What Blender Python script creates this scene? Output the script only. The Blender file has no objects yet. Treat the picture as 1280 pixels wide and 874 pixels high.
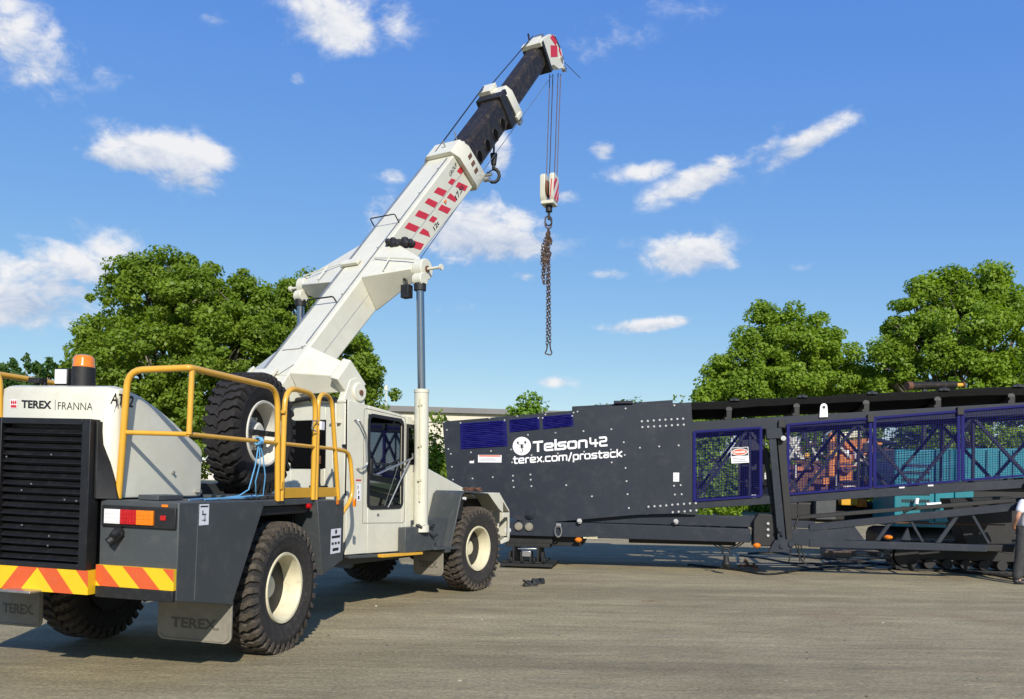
import bpy, bmesh, math, random
from mathutils import Vector as V, Matrix
random.seed(7)
COL = bpy.context.scene.collection
PI = math.pi

# ------------------------------------------------------------------ camera model (shared by the measuring helpers)
F0, EYE, ROLL, CX, CY = 1000.0, 1.8, 0.014, 640.0, 603.0
def ray(px, py):
    x, y = px-CX, py-CY
    c, s = math.cos(ROLL), math.sin(ROLL)
    return V(((x*c+y*s)/F0, 1.0, -(-x*s+y*c)/F0))
def at_depth(px, py, z): return V((0,0,EYE)) + ray(px,py)*z
def on_ground(px, py, h=0.0):
    r = ray(px,py); return V((0,0,EYE)) + r*((h-EYE)/r.z)

class Frame:
    """A body frame: u forward, w right, h up (metres)."""
    def __init__(s, ox, oy, heading, roll=0.0):
        t = math.radians(heading)
        s.o = V((ox,oy,0)); s.e = V((math.sin(t), math.cos(t), 0)); n = V((math.cos(t), -math.sin(t), 0)); k = V((0,0,1))
        s.n = n*math.cos(roll) - k*math.sin(roll); s.k = k*math.cos(roll) + n*math.sin(roll)
    def __call__(s, u, w, h): return s.o + s.e*u + s.n*w + s.k*h
    def pick(s, px, py, w):
        r = ray(px,py); c = V((0,0,EYE)); t = (w-(c-s.o).dot(s.n))/r.dot(s.n); p = c+r*t-s.o
        return p.dot(s.e), p.dot(s.k)
    def picku(s, px, py, u):
        r = ray(px,py); c = V((0,0,EYE)); t = (u-(c-s.o).dot(s.e))/r.dot(s.e); p = c+r*t-s.o
        return p.dot(s.n), p.dot(s.k)
RB = Frame(-3.56, 8.63, 12.9, .02)          # crane rear body, origin under the rear axle
FB = Frame(-1.60, 13.81, 29.4)              # crane front body, origin under the front axle
TB = Frame(-1.51, 17.3, 100.0)              # conveyor: u to the right along its side, w toward the viewer

# ------------------------------------------------------------------ mesh building
class MB:
    def __init__(s): s.v=[]; s.f=[]; s.m=[]; s.k=0; s.g=[]
    def add(s, vs, fs):
        b=len(s.v); s.g.append((b,b+len(vs),len(s.f),len(s.f)+len(fs))); s.v+= [V(p) for p in vs]; s.f+=[tuple(b+i for i in f) for f in fs]; s.m+=[s.k]*len(fs); return s
    def slot(s,k): s.k=k; return s
    def loft(s, rings, cap=True, close=True):
        n=len(rings[0]); vs=[p for r in rings for p in r]; fs=[]
        for i in range(len(rings)-1):
            for j in range(n if close else n-1):
                a=i*n+j; b=i*n+(j+1)%n; fs.append((a,b,b+n,a+n))
        if cap: fs.append(tuple(range(n-1,-1,-1))); fs.append(tuple(range((len(rings)-1)*n, len(rings)*n)))
        return s.add(vs,fs)
    def box(s, fr, u0,u1,w0,w1,h0,h1):
        return s.loft([[fr(u0,w0,h),fr(u1,w0,h),fr(u1,w1,h),fr(u0,w1,h)] for h in (h0,h1)])
    def side(s, fr, pts, w0, w1):             # outline in (u,h), pushed along w
        return s.loft([[fr(u,w,h) for u,h in pts] for w in (w0,w1)])
    def front(s, fr, pts, u0, u1):            # outline in (w,h), pushed along u
        return s.loft([[fr(u,w,h) for w,h in pts] for u in (u0,u1)])
    def plan(s, fr, pts, h0, h1):             # outline in (u,w), pushed up
        return s.loft([[fr(u,w,h) for u,w in pts] for h in (h0,h1)])
    def ring_pts(s, c, a, r, n, ph=0):
        a=a.normalized(); x=a.orthogonal().normalized(); y=a.cross(x)
        return [c+x*math.cos(ph+2*PI*i/n)*r+y*math.sin(ph+2*PI*i/n)*r for i in range(n)]
    def cyl(s, p0, p1, r, n=16, r2=None):
        p0,p1=V(p0),V(p1); a=p1-p0
        return s.loft([s.ring_pts(p0,a,r,n), s.ring_pts(p1,a,r if r2 is None else r2,n)])
    def lathe(s, c, a, prof, n=32, cap=False, close_prof=False):
        c=V(c); a=V(a).normalized(); rings=[s.ring_pts(c+a*t, a, max(r,1e-4), n) for r,t in prof]
        if close_prof: rings.append(rings[0])
        return s.loft(rings, cap=cap)
    def tube(s, pts, r, n=8, closed=False, taper=None):
        pts=[V(p) for p in pts]; N=len(pts); rings=[]; x=None
        for i,p in enumerate(pts):
            if closed: d=(pts[(i+1)%N]-pts[i-1])
            else: d=pts[min(i+1,N-1)]-pts[max(i-1,0)]
            if d.length<1e-9: d=V((0,0,1))
            d.normalize()
            if x is None: x=d.orthogonal().normalized()
            x=(x-d*x.dot(d)); x=x.normalized() if x.length>1e-6 else d.orthogonal().normalized()
            y=d.cross(x); rr=r if taper is None else r+(taper-r)*i/(N-1)
            rings.append([p+x*math.cos(2*PI*j/n)*rr+y*math.sin(2*PI*j/n)*rr for j in range(n)])
        if closed: rings.append(rings[0]); return s.loft(rings, cap=False)
        return s.loft(rings)
    def ball(s, c, r, n=12, sx=1,sy=1,sz=1):
        c=V(c); rings=[]
        for i in range(n//2+1):
            t=PI*i/(n//2); rr=max(math.sin(t),1e-3)
            rings.append([c+V((r*sx*rr*math.cos(2*PI*j/n), r*sy*rr*math.sin(2*PI*j/n), -r*sz*math.cos(t))) for j in range(n)])
        return s.loft(rings)
    def pieces(s, name, mats, parent=None, **k):
        """every shape added becomes an object of its own"""
        out=[]
        for v0,v1,f0,f1 in s.g:
            q=MB(); q.v=s.v[v0:v1]; q.f=[tuple(i-v0 for i in f) for f in s.f[f0:f1]]; q.m=s.m[f0:f1]; q.g=[(0,v1-v0,0,f1-f0)]; out.append(q.build(name,mats,parent,**k))
        return out
    def build(s, name, mats, parent=None, bevel=0, smooth=35, seg=2, recalc=True):
        if not isinstance(mats,(list,tuple)): mats=[mats]
        me=bpy.data.meshes.new(name); off=V((0,0,0)); q=parent
        while q is not None: off+=q.location; q=q.parent
        own = V((0,0,0))
        if parent is None:
            mn=V([min(p[i] for p in s.v) for i in range(3)]); mx=V([max(p[i] for p in s.v) for i in range(3)])
            own=V(((mn.x+mx.x)/2,(mn.y+mx.y)/2,mn.z))
        me.from_pydata([tuple(p-off-own) for p in s.v],[],s.f)
        for m in mats: me.materials.append(m)
        me.polygons.foreach_set('material_index', s.m)
        if recalc:
            bm=bmesh.new(); bm.from_mesh(me); bmesh.ops.recalc_face_normals(bm, faces=bm.faces); bm.to_mesh(me); bm.free()
        if smooth: me.shade_smooth(); me.set_sharp_from_angle(angle=math.radians(smooth))
        o=bpy.data.objects.new(name,me); COL.objects.link(o); o.location=own
        if parent: o.parent=parent
        if bevel:
            b=o.modifiers.new('edge','BEVEL'); b.width=bevel; b.segments=seg; b.limit_method='ANGLE'; b.angle_limit=math.radians(40)
        return o

def thing(name, label, cat, loc, group=None, kind=None):
    o=bpy.data.objects.new(name,None); COL.objects.link(o); o.location=V(loc); o.empty_display_size=.2
    return tag(o,label,cat,group,kind)
def tag(o, label=None, cat=None, group=None, kind=None):
    if label: o['label']=label
    if cat: o['category']=cat
    if group: o['group']=group
    if kind: o['kind']=kind
    return o

def arc(c, r, a0, a1, n, fx, fy): # points of an arc in a plane
    return [c+fx*math.cos(a0+(a1-a0)*i/n)*r+fy*math.sin(a0+(a1-a0)*i/n)*r for i in range(n+1)]
def rounded(pts, r, n=5):
    """round the inner corners of a polyline"""
    pts=[V(p) for p in pts]; out=[pts[0]]
    for i in range(1,len(pts)-1):
        a,b,c=pts[i-1],pts[i],pts[i+1]; d1=(a-b); d2=(c-b); rr=min(r,d1.length*.49,d2.length*.49)
        p=b+d1.normalized()*rr; q=b+d2.normalized()*rr
        for k in range(n+1):
            t=k/n; out.append(p*(1-t)**2+b*2*t*(1-t)+q*t*t)
    out.append(pts[-1]); return out

# ------------------------------------------------------------------ writing
def text_mesh(string, bold=0.0, fill=True):
    c=bpy.data.curves.new('t','FONT'); c.body=string; c.size=1; c.offset=bold; c.resolution_u=3
    o=bpy.data.objects.new('t',c); COL.objects.link(o)
    bpy.context.view_layer.update()
    me=bpy.data.meshes.new_from_object(o.evaluated_get(bpy.context.evaluated_depsgraph_get()))
    vs=[v.co.copy() for v in me.vertices]; fs=[tuple(p.vertices) for p in me.polygons]
    bpy.data.objects.remove(o); bpy.data.curves.remove(c); bpy.data.meshes.remove(me)
    return vs,fs
def put_text(mb, string, org, ex, ey, nrm, bold=0.0):
    """fit the string so its box spans ex (width) and ey (height) from org, floating by nrm"""
    vs,fs=text_mesh(string,bold)
    x0=min(v.x for v in vs); x1=max(v.x for v in vs); y0=min(v.y for v in vs); y1=max(v.y for v in vs)
    mb.add([org+ex*((v.x-x0)/(x1-x0))+ey*((v.y-y0)/(y1-y0))+nrm for v in vs], fs)
GL={ # stroke alphabet of the squared lettering: polylines on a grid, advance
 'T':([[(0,1.4),(1.2,1.4)],[(.6,1.4),(.6,0)]],1.2), 'e':([[(.1,.5),(1.1,.5),(1.1,1),(0,1),(0,0),(1.05,0)]],1.1),
 'l':([[(0,1.45),(0,0)]],0), 's':([[(1,1),(0,1),(0,.52),(1,.52),(1,0),(-.05,0)]],1.0), 'o':([[(.5,1),(0,1),(0,0),(1.1,0),(1.1,1),(.45,1)]],1.1),
 'n':([[(0,0),(0,1),(1.05,1),(1.05,0)]],1.05), '4':([[(0,1.25),(0,.45),(1.25,.45)],[(.9,.95),(.9,0)]],1.25),
 '2':([[(0,1.25),(1.1,1.25),(1.1,.65),(0,.65),(0,0),(1.15,0)]],1.1), 't':([[(.2,1.4),(.2,0),(.7,0)],[(-.05,1),(.75,1)]],.7),
 'r':([[(0,0),(0,1),(.65,1)]],.6), 'x':([[(0,0),(.95,1)],[(0,1),(.95,0)]],.95), '.':([[(0,0),(.01,.0)]],0), 'c':([[(1,1),(0,1),(0,0),(1,0)]],1.0),
 'm':([[(0,0),(0,1),(1.7,1),(1.7,0)],[(.85,1),(.85,0)]],1.7), '/':([[(0,-.2),(.6,1.45)]],.6), 'p':([[(0,-.45),(0,1),(1.05,1),(1.05,0),(0,0)]],1.05),
 'a':([[(0,1),(1.0,1),(1.0,0),(0,0),(0,.52),(1.0,.52)]],1.0), 'k':([[(0,1.45),(0,0)],[(.95,1),(.15,.5),(.95,0)]],.95), ' ':([],.35)}
def stroke_text(mb, string, org, ex, ey, nrm, th=.24, gap=.45):
    x=0; lines=[]
    for ch in string:
        ls,adv=GL[ch]
        for l in ls: lines.append([(x+a,b) for a,b in l])
        x+=adv+gap
    W=x-gap; k=0
    for l in lines:
        k+=1; off=nrm*(1+.12*(k%4))
        pts=[V((a,b,0)) for a,b in l]
        if len(pts)>2: pts=rounded(pts,.22,3)
        # square ends
        d=(pts[0]-pts[1]).normalized(); pts[0]=pts[0]+d*th*.45; d=(pts[-1]-pts[-2]).normalized(); pts[-1]=pts[-1]+d*th*.45
        L=[];R=[]
        for i,p in enumerate(pts):
            a=pts[max(i-1,0)]; b=pts[min(i+1,len(pts)-1)]; t=(b-a).normalized(); nn=V((-t.y,t.x,0))
            L.append(p+nn*th/2); R.append(p-nn*th/2)
        mp=lambda q: org+ex*(q.x/W)+ey*q.y+off
        n=len(pts); mb.add([mp(q) for q in L]+[mp(q) for q in R],[(i,n+i,n+i+1,i+1) for i in range(n-1)])

# ------------------------------------------------------------------ materials
def mat(name, col, rough=.5, metal=0, var=.12, scale=3.0, bump=0.0, bscale=40, dirt=None, dirt_amt=0.0, coat=0, spec=.5, emis=None, objco=True):
    m=bpy.data.materials.new(name); m.use_nodes=True; nt=m.node_tree; N=nt.nodes; L=nt.links; b=N['Principled BSDF']
    b.inputs['Roughness'].default_value=rough; b.inputs['Metallic'].default_value=metal; b.inputs['Specular IOR Level'].default_value=spec
    if coat: b.inputs['Coat Weight'].default_value=coat; b.inputs['Coat Roughness'].default_value=.12
    tc=N.new('ShaderNodeTexCoord'); no=N.new('ShaderNodeTexNoise'); no.inputs['Scale'].default_value=scale; no.inputs['Detail'].default_value=6; no.inputs['Roughness'].default_value=.65
    L.new(tc.outputs['Object'],no.inputs['Vector'])
    cr=N.new('ShaderNodeValToRGB'); e=cr.color_ramp.elements; e[0].position=.3; e[1].position=.72
    e[0].color=tuple(c*(1-var) for c in col)+(1,); e[1].color=tuple(min(1,c*(1+var*.6)) for c in col)+(1,)
    L.new(no.outputs['Fac'],cr.inputs['Fac']); out=cr.outputs['Color']
    if dirt_amt>0:
        n2=N.new('ShaderNodeTexNoise'); n2.inputs['Scale'].default_value=scale*4.3; n2.inputs['Detail'].default_value=8; n2.inputs['Roughness'].default_value=.75
        L.new(tc.outputs['Object'],n2.inputs['Vector'])
        r2=N.new('ShaderNodeValToRGB'); r2.color_ramp.elements[0].position=.5; r2.color_ramp.elements[1].position=.78
        r2.color_ramp.elements[0].color=(0,0,0,1); r2.color_ramp.elements[1].color=(dirt_amt,)*3+(1,)
        L.new(n2.outputs['Fac'],r2.inputs['Fac'])
        mx=N.new('ShaderNodeMix'); mx.data_type='RGBA'; mx.inputs['B'].default_value=tuple(dirt or (.2,.15,.1))+(1,)
        L.new(r2.outputs['Color'],mx.inputs['Factor']); L.new(out,mx.inputs['A']); out=mx.outputs['Result']
        mr=N.new('ShaderNodeMapRange'); mr.inputs['To Min'].default_value=rough; mr.inputs['To Max'].default_value=min(1,rough+.35)
        L.new(r2.outputs['Color'],mr.inputs['Value']); L.new(mr.outputs['Result'],b.inputs['Roughness'])
    L.new(out,b.inputs['Base Color'])
    if bump:
        nb=N.new('ShaderNodeTexNoise'); nb.inputs['Scale'].default_value=bscale; nb.inputs['Detail'].default_value=4
        L.new(tc.outputs['Object'],nb.inputs['Vector']); bu=N.new('ShaderNodeBump'); bu.inputs['Strength'].default_value=bump; bu.inputs['Distance'].default_value=.01
        L.new(nb.outputs['Fac'],bu.inputs['Height']); L.new(bu.outputs['Normal'],b.inputs['Normal'])
    if emis: b.inputs['Emission Color'].default_value=tuple(emis)+(1,); b.inputs['Emission Strength'].default_value=1
    return m
M={}
M['white']=mat('cream_paint',(.60,.585,.475),.42,var=.09,scale=.9,dirt=(.36,.28,.16),dirt_amt=.30,coat=.25,bump=.25,bscale=2.2)
M['grey']=mat('grey_paint',(.050,.057,.059),.5,var=.14,scale=1.3,dirt=(.17,.15,.12),dirt_amt=.35,bump=.3,bscale=2.5)
M['dark']=mat('dark_machine_paint',(.0175,.022,.032),.5,var=.2,scale=.8,dirt=(.07,.07,.07),dirt_amt=.4,spec=.3,bump=.35,bscale=1.6)
M['black']=mat('black_metal',(.008,.008,.008),.6,var=.3,dirt=(.08,.07,.06),dirt_amt=.3)
M['boomblack']=mat('dark_boom_paint',(.019,.0165,.014),.5,var=.35,scale=2,dirt=(.11,.08,.055),dirt_amt=.75,spec=.28)
M['yellow']=mat('yellow_paint',(.66,.35,.03),.35,var=.1,scale=4,dirt=(.3,.2,.08),dirt_amt=.25,coat=.3)
M['rubber']=mat('tyre_rubber',(.022,.0195,.017),.85,var=.3,scale=5,dirt=(.12,.1,.075),dirt_amt=.6,bump=.2,bscale=60)
M['tread']=mat('dusty_tread_rubber',(.060,.049,.036),.9,var=.35,scale=7,dirt=(.22,.175,.125),dirt_amt=.8,bump=.3,bscale=50)
M['sparetread']=mat('worn_tread_rubber',(.012,.0105,.0095),.85,var=.3,scale=6,dirt=(.06,.045,.035),dirt_amt=.3,bump=.3,bscale=50)
M['rim']=mat('rim_paint',(.62,.57,.39),.5,var=.1,scale=4,dirt=(.25,.17,.08),dirt_amt=.5)
M['sparerim']=mat('white_rim_paint',(.60,.58,.50),.4,var=.05,scale=4,dirt=(.25,.2,.14),dirt_amt=.35)
M['red']=mat('red_marking',(.5,.02,.03),.45,var=.05)
M['orange']=mat('orange_red_marking',(.58,.09,.022),.4,var=.05,scale=9,dirt=(.4,.3,.2),dirt_amt=.2)
M['sign_yellow']=mat('yellow_marking',(.74,.46,.01),.4,var=.05,scale=9,dirt=(.4,.3,.15),dirt_amt=.2)
M['chrome']=mat('polished_rod',(.34,.34,.35),.2,metal=1,var=.05)
M['steel']=mat('galvanised_steel',(.5,.5,.48),.38,metal=.9,var=.2,scale=9)
M['bolt']=mat('zinc_bolt',(.42,.42,.41),.5,metal=.15,var=.05)
M['rust']=mat('rusty_steel',(.16,.075,.04),.75,metal=.3,var=.45,scale=20,bump=.3)
M['chain']=mat('brown_chain_steel',(.10,.065,.05),.6,metal=.5,var=.45,scale=20)
M['navy']=mat('navy_blue_paint',(.004,.004,.10),.6,var=.12,scale=3,dirt=(.02,.02,.12),dirt_amt=.3,spec=.2)
M['paper']=mat('white_sticker',(.75,.74,.76),.45,var=.05,scale=9)
M['letter']=mat('white_lettering',(.82,.82,.82),.5,var=.02)
M['ink']=mat('black_lettering',(.012,.012,.014),.45,var=.05)
M['teal']=mat('teal_paint',(.0,.17,.21),.45,var=.2,scale=2,dirt=(.1,.12,.12),dirt_amt=.3)
M['orangepaint']=mat('orange_machine_paint',(.62,.20,.02),.5,var=.4,scale=5,dirt=(.16,.08,.04),dirt_amt=.9)
M['amber']=mat('amber_lens',(.75,.2,.005),.15,var=.2,scale=30,coat=.6)
M['redlens']=mat('red_lens',(.45,.005,.008),.18,var=.2,scale=30,coat=.6)
M['clear']=mat('clear_lens',(.72,.72,.7),.18,var=.1,scale=30,coat=.6)
M['bluerope']=mat('blue_rope',(.12,.36,.62),.7,var=.3,scale=60)
M['flap']=mat('dusty_mudflap_rubber',(.22,.20,.155),.85,var=.2,scale=5,dirt=(.3,.26,.2),dirt_amt=.5,bump=.2,bscale=30)
M['flapdark']=mat('mudflap_letter_rubber',(.12,.105,.08),.85,var=.2)
M['grille']=mat('black_louvre_paint',(.007,.007,.008),.45,var=.3,dirt=(.06,.06,.055),dirt_amt=.25)
M['interior']=mat('cab_interior',(.015,.016,.018),.6)
M['skin']=mat('skin',(.42,.22,.14),.5,var=.1,scale=12)
M['shirt']=mat('white_cotton',(.7,.7,.74),.85,var=.05,scale=8,bump=.4,bscale=14)
M['trouser']=mat('dark_grey_work_cotton',(.045,.045,.045),.9,var=.35,scale=9,bump=.8,bscale=16)
M['hair']=mat('dark_hair',(.02,.015,.01),.7)
M['shoe']=mat('black_shoe_leather',(.02,.02,.02),.5,var=.3,dirt=(.2,.17,.13),dirt_amt=.5)
M['wood']=mat('weathered_timber',(.2,.14,.09),.85,var=.4,scale=8,bump=.4)
M['void']=mat('recess_shade_black',(.002,.002,.002),.9,spec=.1)  # near-black colour that holds the shade inside openings
M['barrier']=mat('belt_rubber',(.005,.005,.005),.8,var=.3,dirt=(.03,.03,.025),dirt_amt=.3,spec=.2)
def glass_mat():
    m=bpy.data.materials.new('tinted_glass'); m.use_nodes=True; N=m.node_tree.nodes; L=m.node_tree.links; N.remove(N['Principled BSDF']); out=N['Material Output']
    t=N.new('ShaderNodeBsdfTransparent'); t.inputs[0].default_value=(.10,.125,.115,1); g=N.new('ShaderNodeBsdfGlossy'); g.inputs['Roughness'].default_value=.02; g.inputs['Color'].default_value=(.26,.28,.26,1)
    fr=N.new('ShaderNodeFresnel'); fr.inputs['IOR'].default_value=1.5; mx=N.new('ShaderNodeMixShader')
    L.new(fr.outputs[0],mx.inputs[0]); L.new(t.outputs[0],mx.inputs[1]); L.new(g.outputs[0],mx.inputs[2]); L.new(mx.outputs[0],out.inputs[0]); return m
M['glass']=glass_mat()
def leaf_mat(name, c1, c2, trans=.42):
    m=bpy.data.materials.new(name); m.use_nodes=True; N=m.node_tree.nodes; L=m.node_tree.links; N.remove(N['Principled BSDF']); out=N['Material Output']
    tc=N.new('ShaderNodeTexCoord'); no=N.new('ShaderNodeTexNoise'); no.inputs['Scale'].default_value=.9; no.inputs['Detail'].default_value=9; no.inputs['Roughness'].default_value=.8
    L.new(tc.outputs['Object'],no.inputs['Vector']); cr=N.new('ShaderNodeValToRGB'); e=cr.color_ramp.elements; e[0].position=.36; e[1].position=.66
    e[0].color=c1+(1,); e[1].color=c2+(1,); L.new(no.outputs['Fac'],cr.inputs['Fac'])
    d=N.new('ShaderNodeBsdfDiffuse'); t=N.new('ShaderNodeBsdfTranslucent'); mx=N.new('ShaderNodeMixShader'); mx.inputs[0].default_value=trans
    hs=N.new('ShaderNodeHueSaturation'); hs.inputs['Value'].default_value=1.5; hs.inputs['Saturation'].default_value=1.15
    L.new(cr.outputs[0],d.inputs[0]); L.new(cr.outputs[0],hs.inputs['Color']); L.new(hs.outputs[0],t.inputs[0])
    g=N.new('ShaderNodeBsdfGlossy'); g.inputs['Roughness'].default_value=.45; g.inputs['Color'].default_value=(.8,.85,.8,1); m2=N.new('ShaderNodeMixShader'); m2.inputs[0].default_value=.012
    L.new(d.outputs[0],mx.inputs[1]); L.new(t.outputs[0],mx.inputs[2]); L.new(mx.outputs[0],m2.inputs[1]); L.new(g.outputs[0],m2.inputs[2]); L.new(m2.outputs[0],out.inputs[0]); return m
M['leaf_a']=leaf_mat('green_foliage',(.085,.145,.016),(.25,.345,.04))
M['leaf_b']=leaf_mat('fresh_green_foliage',(.095,.175,.018),(.29,.40,.045))
M['leaf_c']=leaf_mat('pine_foliage',(.04,.09,.025),(.10,.18,.035))
M['leaf_d']=leaf_mat('bright_green_foliage',(.10,.2,.02),(.22,.34,.04))
M['bark']=mat('bark',(.2,.17,.13),.9,var=.4,scale=6,bump=.6,bscale=15)

# ------------------------------------------------------------------ ground
def ground_mat():
    m=bpy.data.materials.new('compacted_yard_surface'); m.use_nodes=True; N=m.node_tree.nodes; L=m.node_tree.links; b=N['Principled BSDF']; b.inputs['Roughness'].default_value=.92; b.inputs['Specular IOR Level'].default_value=.25
    tc=N.new('ShaderNodeTexCoord')
    def noise(sc,stretch=(1,1,1),det=8,r=.65,rot=0):
        mp=N.new('ShaderNodeMapping'); mp.inputs['Scale'].default_value=stretch; mp.inputs['Rotation'].default_value=(0,0,rot); L.new(tc.outputs['Object'],mp.inputs['Vector'])
        n=N.new('ShaderNodeTexNoise'); n.inputs['Scale'].default_value=sc; n.inputs['Detail'].default_value=det; n.inputs['Roughness'].default_value=r; L.new(mp.outputs[0],n.inputs['Vector']); return n
    def ramp(src,p0,p1,c0,c1):
        r=N.new('ShaderNodeValToRGB'); e=r.color_ramp.elements; e[0].position=p0; e[1].position=p1; e[0].color=c0+(1,); e[1].color=c1+(1,); L.new(src,r.inputs[0]); return r
    def mix(f,a,bb,mode='MIX',fac=None):
        x=N.new('ShaderNodeMix'); x.data_type='RGBA'; x.blend_type=mode
        if fac is not None: x.inputs['Factor'].default_value=fac
        else: L.new(f,x.inputs['Factor'])
        L.new(a,x.inputs['A']); L.new(bb,x.inputs['B']); return x.outputs['Result']
    base=ramp(noise(.30,(.7,1.4,1),rot=.15).outputs['Fac'],.3,.7,(.36,.312,.195),(.485,.425,.27))
    streak=ramp(noise(.8,(.6,1.35,1),rot=-.12,det=10,r=.75).outputs['Fac'],.34,.66,(.76,.75,.73),(1.1,1.09,1.07))
    streak2=ramp(noise(1.9,(.7,1.3,1),rot=.42,det=10,r=.8).outputs['Fac'],.38,.66,(.82,.81,.80),(1.06,1.06,1.06))
    c=mix(None,base.outputs[0],streak.outputs[0],'MULTIPLY',.9); c=mix(None,c,streak2.outputs[0],'MULTIPLY',.8)
    sx=N.new('ShaderNodeSeparateXYZ'); L.new(tc.outputs['Object'],sx.inputs[0])
    def mth(op,a,b):
        n=N.new('ShaderNodeMath'); n.operation=op
        for i,v in enumerate((a,b)):
            if isinstance(v,(int,float)): n.inputs[i].default_value=v
            else: L.new(v,n.inputs[i])
        return n.outputs[0]
    for cx,cy,f,amt in ((-9,41,1.9,.5),(22,-14,1.2,.45)):
        dx=mth('SUBTRACT',sx.outputs['X'],cx); dy=mth('SUBTRACT',sx.outputs['Y'],cy); rr=mth('SQRT',mth('ADD',mth('MULTIPLY',dx,dx),mth('MULTIPLY',dy,dy)),0); an=mth('ARCTAN2',dx,dy)
        cv=N.new('ShaderNodeCombineXYZ'); L.new(mth('MULTIPLY',rr,f),cv.inputs[0]); L.new(mth('MULTIPLY',an,2.0),cv.inputs[1])
        nn=N.new('ShaderNodeTexNoise'); nn.inputs['Scale'].default_value=1.0; nn.inputs['Detail'].default_value=8; nn.inputs['Roughness'].default_value=.7; L.new(cv.outputs[0],nn.inputs['Vector'])
        c=mix(None,c,ramp(nn.outputs['Fac'],.38,.6,(.76,.755,.75),(1.08,1.07,1.05)).outputs[0],'MULTIPLY',amt)
    rust=ramp(noise(.5,(1,1,1)).outputs['Fac'],.55,.75,(0,0,0),(.55,.55,.55)); rc=N.new('ShaderNodeRGB'); rc.outputs[0].default_value=(.27,.17,.10,1)
    c=mix(rust.outputs[0],c,rc.outputs[0])
    fine=ramp(noise(24,det=8,r=.85).outputs['Fac'],.36,.66,(.44,.42,.39),(1.42,1.4,1.36)); c=mix(None,c,fine.outputs[0],'MULTIPLY',.85)
    vo=N.new('ShaderNodeTexVoronoi'); vo.inputs['Scale'].default_value=22; L.new(tc.outputs['Object'],vo.inputs['Vector'])
    st=ramp(vo.outputs['Distance'],.04,.12,(.9,.9,.9),(0,0,0)); n3=noise(3,det=3); g=ramp(n3.outputs['Fac'],.5,.62,(0,0,0),(.7,.7,.7))
    f=N.new('ShaderNodeMath'); f.operation='MULTIPLY'; L.new(st.outputs[0],f.inputs[0]); L.new(g.outputs[0],f.inputs[1]); pc=N.new('ShaderNodeRGB'); pc.outputs[0].default_value=(.12,.1,.085,1)
    c=mix(f.outputs[0],c,pc.outputs[0])
    L.new(c,b.inputs['Base Color'])
    h1=noise(45,det=6,r=.75); h2=noise(2.5,(.4,1.6,1),det=5)
    ad=N.new('ShaderNodeMath'); ad.operation='MULTIPLY_ADD'; L.new(h2.outputs['Fac'],ad.inputs[0]); ad.inputs[1].default_value=2.2; L.new(h1.outputs['Fac'],ad.inputs[2])
    bu=N.new('ShaderNodeBump'); bu.inputs['Strength'].default_value=.8; bu.inputs['Distance'].default_value=.025; L.new(ad.outputs[0],bu.inputs['Height']); L.new(bu.outputs[0],b.inputs['Normal'])
    return m
ident=lambda u,w,h: V((u,w,h))
g=MB(); 
xs=[-700,-120,-40,-20,-10,0,10,20,40,120,700]; ys=[-200,-20,0,8,16,24,40,70,150,800]
g.add([V((x,y,0)) for y in ys for x in xs],[(j*len(xs)+i,j*len(xs)+i+1,(j+1)*len(xs)+i+1,(j+1)*len(xs)+i) for j in range(len(ys)-1) for i in range(len(xs)-1)])
o=g.build('ground',ground_mat(),smooth=0); tag(o,kind='structure',label='dusty grey brown compacted yard ground with tyre streaks',cat='ground'); 
M['grass']=mat('rough_grass',(.10,.14,.03),.9,var=.5,scale=1.5,dirt=(.3,.26,.14),dirt_amt=.7,bump=.6,bscale=20)
g=MB(); g.add([V((-300,50,.02)),V((400,50,.02)),V((400,600,.02)),V((-300,600,.02))],[(0,1,2,3)]); o=g.build('verge',M['grass'],smooth=0); tag(o,'rough green verge beyond the yard','verge',kind='structure')
SKY_S, CLOUD_S, SUN_S, EXPO = 0.13, 1.0, 4.0, 0.45
# ================================================================== CRANE
crane=thing('mobile_crane','white and grey pick and carry crane with raised telescopic boom and yellow handrails','crane',RB(0,0,0))
def PP(name, mb, m, parent=crane, **k): return mb.pieces(name, M[m], parent, **k)
def P(name, mb, m, parent=crane, **k): return mb.build(name, M[m] if isinstance(m,str) else [M[x] for x in m], parent, **k)

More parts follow.
